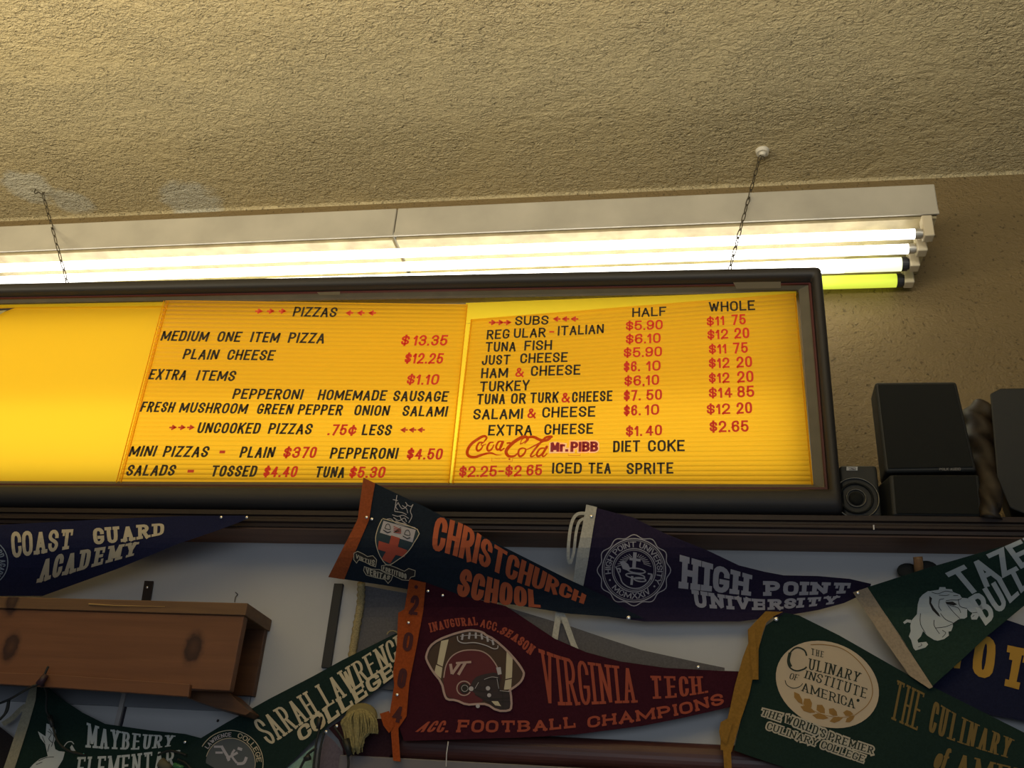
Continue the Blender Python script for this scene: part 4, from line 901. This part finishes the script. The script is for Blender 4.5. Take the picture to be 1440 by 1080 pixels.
# 8 green pennant with bulldog
sf = surf(4.2, .9)
p = pennant('green felt pennant with tan header strip and a white bulldog, at the right edge', P(1290, 950, base(950)))
sheet('felt', [(1219, 826), (1300, 800), (1400, 771), (1470, 752), (1470, 832), (1440, 852), (1390, 893), (1350, 930), (1310, 966), (1270, 900)], sf, felt('green', (.018, .038, .028)), p)
sheet('header_strip', [(1199.5, 833), (1220, 826), (1262, 890), (1312, 966), (1307, 968.5), (1279, 950), (1240, 895)], surf(4.6, .9), felt('tan', (.32, .25, .17)), p)
k10 = K(1260, 800, 8.0); g_ = Print()
g_.poly(k10([(300, 290), (360, 250), (380, 250), (480, 235), (490, 205), (555, 205), (560, 225), (630, 230), (640, 260), (720, 290), (740, 325), (800, 330), (860, 370), (960, 450), (985, 500), (970, 530), (930, 530), (910, 570), (850, 570), (840, 530), (860, 495), (830, 480), (800, 450), (800, 540), (770, 560), (730, 560), (700, 570), (640, 610), (640, 650), (620, 700), (590, 705), (595, 750), (540, 790), (470, 808), (430, 800), (350, 750), (305, 700), (280, 760), (240, 800), (250, 830), (340, 820), (362, 850), (330, 885), (220, 918), (195, 890), (170, 800), (145, 760), (165, 700), (160, 640), (175, 580), (235, 510), (245, 400), (265, 330)]), white_p, 0)
g_.poly(k10([(172, 575), (120, 568), (80, 600), (95, 620), (130, 600), (168, 608)]), white_p, 0)
g_.poly(k10([(375, 305), (405, 330), (395, 380), (430, 440), (480, 500), (500, 540), (470, 525), (410, 465), (375, 390)]), black_p, 1)
g_.poly(k10([(555, 372), (640, 368), (690, 400), (650, 412), (570, 398)]), black_p, 1)
for q in ([(490, 345), (480, 420), (510, 470)], [(490, 345), (540, 335)], [(275, 500), (275, 620), (330, 720)], [(430, 575), (430, 640), (490, 730)], [(440, 665), (560, 650), (700, 590)], [(580, 405), (640, 480), (720, 560)], [(480, 295), (560, 300), (600, 290)], [(645, 300), (700, 300)], [(860, 495), (920, 490), (980, 500)], [(700, 340), (720, 420), (800, 445)], [(500, 500), (560, 570), (640, 605)], [(600, 410), (700, 440), (730, 500)], [(250, 880), (290, 860), (280, 840)], [(520, 770), (560, 720), (520, 690)], [(400, 260), (470, 280), (560, 250), (640, 265)], [(860, 540), (880, 520)], [(560, 360), (620, 350), (700, 350), (740, 330)]): g_.line(sm(k10(q), 3), .8, black_p, 1)
g_.build('bulldog_emblem', sf, p, label='white line drawn bulldog')
for t_, T_, B_ in (('TAZEWELL', [(1329, 806), (1420, 765), (1545, 712)], [(1358, 840), (1440, 798), (1560, 742)]), ('BULLDOGS', [(1361, 841), (1413, 809), (1440, 790), (1520, 745)], [(1386, 880), (1432, 838), (1462, 812), (1530, 775)])):
    g_ = Print(); g_.text(t_, T_, B_, white_p, wv=.2, wh=.17, gap=.12, rnd=1, slab=0); g_.build('lettering', sf, p)
# 9 green diagonal pennant
sf = surf(1.5, 2.0)
p = pennant('dark green felt pennant rising diagonally, with cream block lettering and round seal', P(350, 1060, base(1060)))
sheet('felt', [(245, 1062), (274, 1043), (317, 1017), (380, 982), (440, 951), (480, 929), (556, 891), (575, 890), (572, 935), (556, 950), (510, 985), (463, 1019), (420, 1062), (370, 1110), (250, 1110)], sf, felt('forest', (.011, .024, .021)), p)
g_ = Print(); g_.text('SARAH LAWRENCE', [(354, 1015), (392, 994), (441, 966), (500, 930), (566, 888)], [(379, 1048), (397, 1037), (463, 993), (485, 980), (508, 962), (537, 943), (574, 917)], cream, space=1.0, wv=.115, wh=.075, gap=.06, slab=.5, rnd=1); g_.build('lettering', sf, p)
g_ = Print(); g_.text('COLLEGE', [(416, 1027), (441, 1006), (466, 987), (490, 972), (521, 951), (550, 931)], [(422, 1044), (455, 1023), (485, 1001), (505, 987), (537, 964), (558, 948)], cream, wv=.30, wh=.19, gap=.1, rnd=1, slab=.2); g_.build('lettering', sf, p)
g_ = Print(); k11 = K(180, 1000, 4.8); cx, cy = 324, 1073
g_.line(arc(cx, cy, 46, 46, -150, 40, 40), 1.1, cream); g_.line(arc(cx, cy, 35, 35, -165, 60, 40), .9, cream, 1)
g_.poly(arc(cx, cy, 34.5, 34.5, -180, 60, 40), mat('print_seal_grey', (.075, .085, .09), rough=.8))
g_.text('COLLEGE', arc(cx, cy, 44, 44, -75, -2, 20), arc(cx, cy, 37, 37, -75, -2, 20), cream, 1, wv=.2, wh=.15)
g_.text('LAWRENCE', arc(cx, cy, 43, 43, -148, -88, 20), arc(cx, cy, 37, 37, -148, -88, 20), silver, 1, wv=.2, wh=.15)
for q, w_ in (([(630, 235), (650, 270), (680, 320), (670, 330)], 4), ([(665, 320), (740, 280)], 3.4), ([(580, 240), (640, 240)], 3), ([(590, 280), (640, 280)], 3), ([(740, 250), (770, 260)], 4), ([(735, 355), (780, 350), (800, 310)], 4), ([(720, 260), (700, 300), (735, 350)], 3)): g_.line(sm(k11(q), 4), w_, silver, 1)
g_.build('seal', sf, p, label='round grey seal with large script initials')
# 10 green pennant bottom left
sf = surf(.8, 3.3)
p = pennant('dark green felt pennant with off-white header and a flying bird, at the bottom left corner', P(80, 1060, base(1060)))
sheet('felt', [(52, 955), (67, 966), (90, 985), (116, 1002), (148, 1018), (211, 1027), (260, 1032), (310, 1045), (330, 1062), (250, 1085), (200, 1130), (0, 1130), (12, 1085), (35, 1015)], sf, felt('pine_green', (.010, .024, .019)), p)
sheet('header_strip', [(46, 955), (53, 955), (50, 985), (40, 1020), (24, 1070), (10, 1112), (-6, 1112), (12, 1060), (32, 1000)], surf(1.2, 3.3), felt('cream_strip', (.27, .25, .18)), p)
k12 = K(0, 920, 5.538)
ribbon('tie', k12([(200, 400), (150, 440), (90, 500), (20, 545)]), 7, felt('cream_strip', (.27, .25, .18)), p, .3)
g_ = Print()
g_.poly(k12([(295, 600), (355, 640), (362, 540), (400, 550), (432, 590), (440, 640), (420, 690), (430, 740), (460, 755), (505, 760), (490, 820), (440, 900), (220, 900), (260, 855), (310, 815), (372, 795), (352, 700), (315, 655)]), white_p); g_.line(sm(k12([(488, 735), (520, 690), (555, 680), (575, 700)]), 4), 1.2, white_p); g_.poly(k12([(545, 725), (560, 705), (588, 752), (555, 755)]), white_p)
for q in ([(370, 600), (400, 620), (380, 660), (410, 690)], [(330, 640), (350, 690)], [(385, 700), (370, 760)], [(300, 830), (360, 805), (420, 800)], [(380, 580), (420, 640), (400, 720)], [(280, 860), (330, 840)]): g_.line(sm(k12(q), 3), .9, black_p, 1)
g_.build('bird_emblem', sf, p, label='white flying bird')
g_ = Print(); g_.text('MAYBEURY', [(122, 1016), (152, 1025), (197, 1032), (247, 1034.5)], [(120, 1051), (150, 1053), (197, 1054), (243, 1049)], white_p, wv=.2, wh=.1, gap=.05, slab=.55, rnd=1); g_.build('lettering', sf, p)
g_ = Print(); g_.text('ELEMENTARY', [(109, 1064.5), (170, 1062), (226, 1056), (262, 1055)], [(104, 1098), (170, 1094), (226, 1082), (262, 1074)], white_p, wv=.2, wh=.1, gap=.05, slab=.55, rnd=1); g_.build('lettering', sf, p)
# 11 small pieces of other pennants at the bottom
p = pennant('dark brown-black felt corner at the bottom left beside the off-white header', P(5, 1050, base(1050)))
sheet('felt', [(-40, 1000), (0, 1022), (19, 1037), (26, 1050), (10, 1100), (-40, 1100)], surf(.2, 1, .001), felt('black', (.016, .014, .016)), p)
p = pennant('lavender-grey felt pennant corner pinned below the diagonal green pennant', P(460, 1070, base(1070)))
sheet('felt', kp := [(458, 1032), (470, 1042), (482, 1058), (487, 1080), (488, 1110), (440, 1110), (447, 1070)], surf(.4, 2, .001), felt('lavender', (.12, .10, .125)), p)
p = pennant('pale mint felt pennant corner under the diagonal green pennant', P(415, 1070, base(1070)))
sheet('felt', [(398, 1085), (442, 1048), (440, 1110), (370, 1110)], surf(.3, 2, .001), felt('mint', (.20, .32, .27)), p)
p = pennant('dark wine felt pennant edge beside the yellow tassel', P(500, 1040, base(1040)))
sheet('felt', [(462, 1024), (480, 1012), (560, 1010), (566, 1040), (545, 1068), (505, 1072), (487, 1064), (476, 1040)], surf(-.0, 2, .001), felt('wine', (.030, .013, .018)), p)
# tassel
tr = root('cord_tassel', 'ochre yellow cord tassel hanging beside the orange strip of the maroon pennant', 'tassel', P(512, 992, -.075))
V = []; Fc = []; hc = P(508, 1004, -.080)
for i in range(90):
    a_ = random.uniform(-1, 1); q = random.random(); yb = 1062 - 45 * max(a_, 0) - 10 * q - 25 * max(-a_ - .6, 0)
    top_ = (507 + a_ * 5, 993); m1 = (506 + a_ * (22 + 4 * q), 1003 + 6 * q + abs(a_) * 5); m2 = (507 + a_ * 24 + random.uniform(-2, 2), 1028 + 4 * a_); m3 = (505 + a_ * 17 + random.uniform(-3, 3), yb)
    dd = -.012 * math.sqrt(max(1 - a_ * a_, 0)) * (.5 + q * .6)
    pts = [P(*top_, -.074), P(*m1, -.074 + dd), P(*m2, -.074 + dd), P(*m3, -.074 + dd * .7)]
    tube(spline(pts, 4), .0011, 5, V, Fc)
obj('strands', V, Fc, mat('ochre_cord', (.24, .20, .085), rough=.85, noise=.3, nscale=300), tr, smooth=True, kind='stuff')
b_ = bmesh.new(); bmesh.ops.create_uvsphere(b_, u_segments=20, v_segments=12, radius=1, matrix=Matrix.Translation(P(508, 1008, -.070)) @ Matrix.Diagonal((.030, .010, .024, 1)))
frombm('knot', b_, mat('ochre_core', (.17, .14, .06), rough=.9), tr, smooth=True)
# pins
def pin(x, y, Y, lab, r_=.0030, m=None):
    c = P(x, y, Y); o_ = frombm('thumbtack', pin_geo(c, r_, None), m or m_pin, smooth=True, label=lab, cat='thumbtack', group='thumbtacks holding the pennants', loc=c)
pl_ = lambda y, l: base(y) - l * .0055 - .0035
for x, y, l, lab in ((347, 727.5, 1, 'bright thumbtack at the pointed tip of the navy pennant'), (311, 727.5, 1, 'dull thumbtack just left of the navy pennant tip'), (515.5, 727.5, 2.5, 'larger bright thumbtack in the orange header over the dark moulding'), (523, 730, 2.5, 'dull thumbtack just right of the bright one in the orange header'),
    (574.5, 875.5, 3.3, 'upper thumbtack in the dated orange header strip'), (558.5, 977, 3.3, 'lower thumbtack in the dated orange header strip'), (602, 831, 2.7, 'thumbtack at the top left corner of the maroon felt'), (622.5, 837, 2.7, 'dull thumbtack on the top edge of the maroon felt'),
    (884, 868.5, 2.2, 'round grey thumbtack below the round purple seal'), (831.5, 726, 1.6, 'dark thumbtack in the white header of the purple pennant'), (982, 938, 2.8, 'bright thumbtack near the tip of the maroon pennant'), (1091.5, 870.5, 3.4, 'bright thumbtack at the top corner of the oval-emblem pennant'),
    (1206.5, 833.5, 4.7, 'thumbtack at the upper end of the tan header strip'), (260, 1043.5, 1.6, 'thumbtack right of the bird pennant lettering'), (458.5, 1029, 1.7, 'bright thumbtack on top of the lavender felt corner'), (473.5, 1021, 1.4, 'dull thumbtack left of the yellow tassel')):
    big = lab.startswith(('round', 'larger')) or 'oval' in lab or '982' in lab
    pin(x, y, pl_(y, l), lab, .0042 if lab.startswith('round') or 'oval' in lab else .0030)
nh = P(306, 1014, WY - .001)
obj('nail_hole', *(lambda vf: (vf[0], vf[1]))(tube([nh, nh + Vector((.002, -.003, .001))], .0022, 6)), mat('rust', (.03, .02, .02)), label='dark nail stub on the white wall below the box shelf', cat='nail', loc=nh)
nh = P(1229, 741, NF - .001)
V, Fc = tube([nh + Vector((0, .003, -.004)), nh + Vector((0, .001, .004))], .0012, 6); obj('wire_clip', V, Fc, mat('pale_nail', (.7, .65, .6)), label='tiny pale clip on the dark moulding below the round speaker', cat='clip', loc=nh)
# string light cable
def cable(label, paths, bulbs, loc, m=mat('dark_green_wire', (.012, .014, .012), rough=.5)):
    t = root('string_light_cable', label, 'light string', loc)
    for pp in paths:
        V, Fc = tube(spline([P(x, y, Y) for x, y, Y in pp], 6), .0022, 6); obj('wire', V, Fc, m, t, smooth=True)
    for (x0, y0), (x1, y1), Y, r_, mb in bulbs:
        V, Fc = tube([P(x0, y0, Y), P((x0 + x1) / 2, (y0 + y1) / 2, Y), P(x1, y1, Y)], lambda t_: r_ * (1 - .3 * t_), 10); obj('bulb_socket', V, Fc, mb, t, smooth=True)
    return t
m_ms = mat('maroon_socket', (.03, .012, .018), rough=.4); m_gs = mat('black_socket', (.015, .016, .015), rough=.4)
cable('dark wire of a string of lights below the left of the box shelf', [[(-15, 993, -.10), (10, 985, -.10), (40, 968, -.165), (55, 962, -.168)], [(12, 985, -.10), (6, 1005, -.10), (-10, 1018, -.10)], [(13, 985, -.102), (10, 1000, -.102), (0, 1012, -.102)], [(60, 962, -.168), (66, 975, -.11), (65, 998, -.09), (72, 1012, -.09), (80, 1040, -.09), (95, 1055, -.09), (120, 1062, -.09)], [(62, 950, -.165), (68, 937, -.165)]],
      [((55, 963), (65, 949), -.168, .0075, m_ms), ((70, 1008), (74, 1022), -.09, .005, m_gs)], P(50, 970, -.16))
cable('dark wire of a string of lights tangled beside the lavender felt corner', [[(452, 1008, -.09), (448, 1030, -.09), (444, 1050, -.09), (440, 1085, -.09)], [(456, 1030, -.088), (450, 1055, -.088), (447, 1090, -.088)], [(445, 1052, -.09), (432, 1062, -.09), (420, 1085, -.09)], [(470, 1022, -.082), (485, 1045, -.082), (490, 1070, -.082), (488, 1090, -.082)]],
      [((436, 1064), (428, 1068), -.092, .006, m_gs), ((486, 1040), (492, 1062), -.084, .007, m_gs), ((450, 1010), (447, 1025), -.092, .005, m_gs)], P(450, 1010, -.09))
t = cable('string light socket with a tiny green lamp over the bird pennant lettering', [[(250, 1068, -.082), (262, 1074, -.085), (275, 1090, -.085)], [(222, 1062, -.08), (240, 1056, -.08), (262, 1062, -.08)]], [((226, 1072), (240, 1082), -.085, .009, mat('olive_socket', (.10, .09, .06))), ((245, 1076), (258, 1080), -.09, .005, mat('green_lamp', (.03, .12, .05), rough=.1))], P(240, 1075, -.085))
c = P(117, 1061, -.075); frombm('glint_lamp', pin_geo(c, .0022, None), mat('green_glass', (.2, .7, .5), rough=.05, emit=(.2, .9, .6), estr=.5), smooth=True, label='tiny glinting green lamp on the bird pennant above the lower lettering', cat='lamp', loc=c)
# dowel and dark cap behind the green bulldog pennant
dw = root('wooden_dowel', 'short wooden dowel end with dark round caps behind the bulldog pennant', 'dowel', P(1290, 800, -.07))
V, Fc = tube([P(1293, 812, -.060), P(1291, 786, -.075), P(1290.5, 783, -.076)], .008, 14); obj('dowel', V, Fc, wood('pale_dowel', (.20, .11, .05), (.30, .17, .08)), dw, smooth=True)
b_ = bmesh.new()
for x, y, r_ in ((1277, 803, .019), (1303, 800, .020)): bmesh.ops.create_uvsphere(b_, u_segments=18, v_segments=10, radius=r_, matrix=Matrix.Translation(P(x, y, -.050)) @ Matrix.Diagonal((1, .35, .75, 1)))
bm2 = b_
frombm('cap', bmesh_first := b_, mat('black_felt_cap', (.014, .016, .016), rough=.8), dw, smooth=True)
# ------------------------------------------------------------------ speakers on the ledge
m_sp = mat('black_plastic', (.012, .013, .012), rough=.55, noise=.12, nscale=500, bump=.3, bscale=1200, spec=.4)
m_gr = mat('speaker_grille', (.006, .007, .006), rough=.8, noise=.2, nscale=900, bump=.5, bscale=2500)
m_rg = mat('silver_ring', (.5, .5, .48), rough=.25, metal=.9)
Y0 = -.115
sp = root('round_speaker', 'small black speaker with a round driver beside the sign frame', 'speaker', P(1205, 727, Y0))
gx0, gx1 = ro + .002, P(1238, 700, Y0).x; gz1 = P(1205, 654, Y0).z
frombm('cabinet', box_bm(gx0, gx1, Y0, Y0 + .10, zl, gz1, .006, seg=3), m_sp, sp)
cc = P(1204, 701, Y0)
for rr, tt, mm, nm in ((.0385, .0016, m_rg, 'rim_ring'), (.0165, .0012, m_rg, 'inner_ring'), (.028, .002, m_gr, 'surround')):
    V, Fc = tube([cc + Vector((rr * math.cos(t), -.002, rr * math.sin(t))) for t in [k * math.pi / 18 for k in range(36)]], tt, 6, closed=True); obj(nm, V, Fc, mat('dark_ring', (.09, .09, .085), rough=.25, metal=.6) if nm != 'surround' else mm, sp, smooth=True)
b_ = bmesh.new(); bmesh.ops.create_uvsphere(b_, u_segments=20, v_segments=10, radius=.013, matrix=Matrix.Translation(cc) @ Matrix.Diagonal((1, .5, 1, 1))); frombm('dome', b_, m_gr, sp, smooth=True)
frombm('badge', pxprism_bm([(1190.5, 656.5), (1206, 656.5), (1206, 661.5), (1190.5, 661.5)], Y0 - .001, .001), mat('badge_grey', (.42, .42, .42), rough=.4), sp)
g_ = Print(); g_.line([(1193, 658), (1203, 658), (1203, 660.5), (1194, 660.5)], .7, black_p); g_.line([(1196, 658), (1202, 660.5)], .7, black_p); g_.build('badge_mark', lambda x, y, o_: P(x, y, Y0 - .0002 + o_), sp)
cs = root('cube_speaker', 'pair of stacked black cube speakers on the ledge, the upper one turned', 'speaker', P(1315, 727, -.12))
up = [(1229, 537), (1345, 536), (1353, 572), (1374, 656), (1376, 664), (1250, 666), (1243, 652)]
F0 = [P(*q, -.125) for q in ((1230, 537), (1345, 536), (1374, 662), (1245, 664))]
Bk = [q + Vector((.006 - .004 * (i in (0, 3)), .065, 0)) for i, q in enumerate(F0)]
frombm('upper_cabinet', prism_bm(F0, Bk, .006, 3), m_sp, cs)
ctr = sum(F0, Vector()) / 4; F1 = [ctr + (q - ctr) * .93 + Vector((0, -.002, 0)) for q in F0]
frombm('upper_grille', prism_bm(F1, [q + Vector((0, .004, 0)) for q in F1], .0015, 2), m_gr, cs)
lowq = [P(1251, 667, -.125), P(1377, 667, -.125), P(1383, 727, -.125), P(1256, 727, -.125)]
for q in lowq[2:]: q.z = zl
Bl = [q + Vector((-.014 if i in (0, 3) else .004, .06, 0)) for i, q in enumerate(lowq)]
frombm('lower_cabinet', prism_bm(lowq, Bl, .005, 3), m_sp, cs)
ctr = sum(lowq, Vector()) / 4; F1 = [ctr + (q - ctr) * .92 + Vector((0, -.002, 0)) for q in lowq]
frombm('lower_grille', prism_bm(F1, [q + Vector((0, .004, 0)) for q in F1], .0015, 2), m_gr, cs)
g_ = Print(); g_.text('polk audio'.upper(), [(1321, 658), (1351, 657.5)], [(1321, 661.5), (1351, 661.5)], mat('badge_dark', (.16, .15, .14), rough=.4), wv=.2, wh=.18); g_.build('badge', lambda x, y, o_: P(x, y, -.130 + o_), cs)
bs = root('large_speaker', 'large black speaker cabinet at the right edge of the ledge', 'speaker', P(1440, 727, -.12))
q = [P(*c, -.12) for c in ((1392, 553), (1407, 545.5), (1500, 545), (1510, 722), (1440, 722), (1420, 714), (1402, 672))]
frombm('cabinet', prism_bm(q, [c_ + Vector((.05, .16, 0)) for c_ in q], .003, 2), m_sp, bs)
z_ = P(1440, 722, -.12).z
frombm('foot', box_bm(P(1424, 722, -.1).x, P(1424, 722, -.1).x + .14, -.10, .03, zl, z_ + .002, .001), m_gr, bs)
# twisted ribbed figure between the speakers
tw = root('twisted_horn', 'twisted dark horn with spiral ridges standing between the two black speakers', 'ornament', P(1392, 730, -.11))
path = spline([P(1392, 729, -.128), P(1392, 715, -.128), P(1391, 690, -.110), P(1386, 660, -.085), P(1381, 630, -.055), P(1378, 605, -.035), P(1380, 585, -.025), P(1386, 572, -.02)], 9)
V = []; Fc = []; n = 24; m = len(path); upv = Vector((0, -1, 0))
for i, pt in enumerate(path):
    t_ = (path[min(i + 1, m - 1)] - path[max(i - 1, 0)]).normalized(); s_ = t_.cross(upv).normalized(); u_ = s_.cross(t_)
    f_ = i / (m - 1); R1 = .012 + .020 * math.sin(min(f_ * 1.25, 1) * math.pi / 2) ** 1.2
    if f_ < .08: R1 += .006 * (1 - f_ / .08)
    if f_ > .85: R1 *= math.sqrt(max(1 - ((f_ - .85) / .15) ** 2, .05))
    for k in range(n):
        a_ = 2 * math.pi * k / n; rr = R1 * (1 + .13 * math.cos(3 * a_ - f_ * 34)); V.append(pt + (s_ * math.cos(a_) + u_ * math.sin(a_)) * rr)
for i in range(m - 1):
    for k in range(n): l = (k + 1) % n; Fc.append((i * n + k, i * n + l, (i + 1) * n + l, (i + 1) * n + k))
Fc.append(list(range(n))[::-1]); Fc.append([(m - 1) * n + k for k in range(n)])
obj('horn', V, Fc, mat('horn_brown', (.022, .015, .009), rough=.5, noise=.5, nscale=45, spec=.3), tw, smooth=True)
frombm('foot', pxprism_bm([(1376, 731), (1386, 716), (1397, 716), (1405, 731)], -.128, .03, .002), mat('tan_foot', (.20, .14, .08), rough=.5), tw)
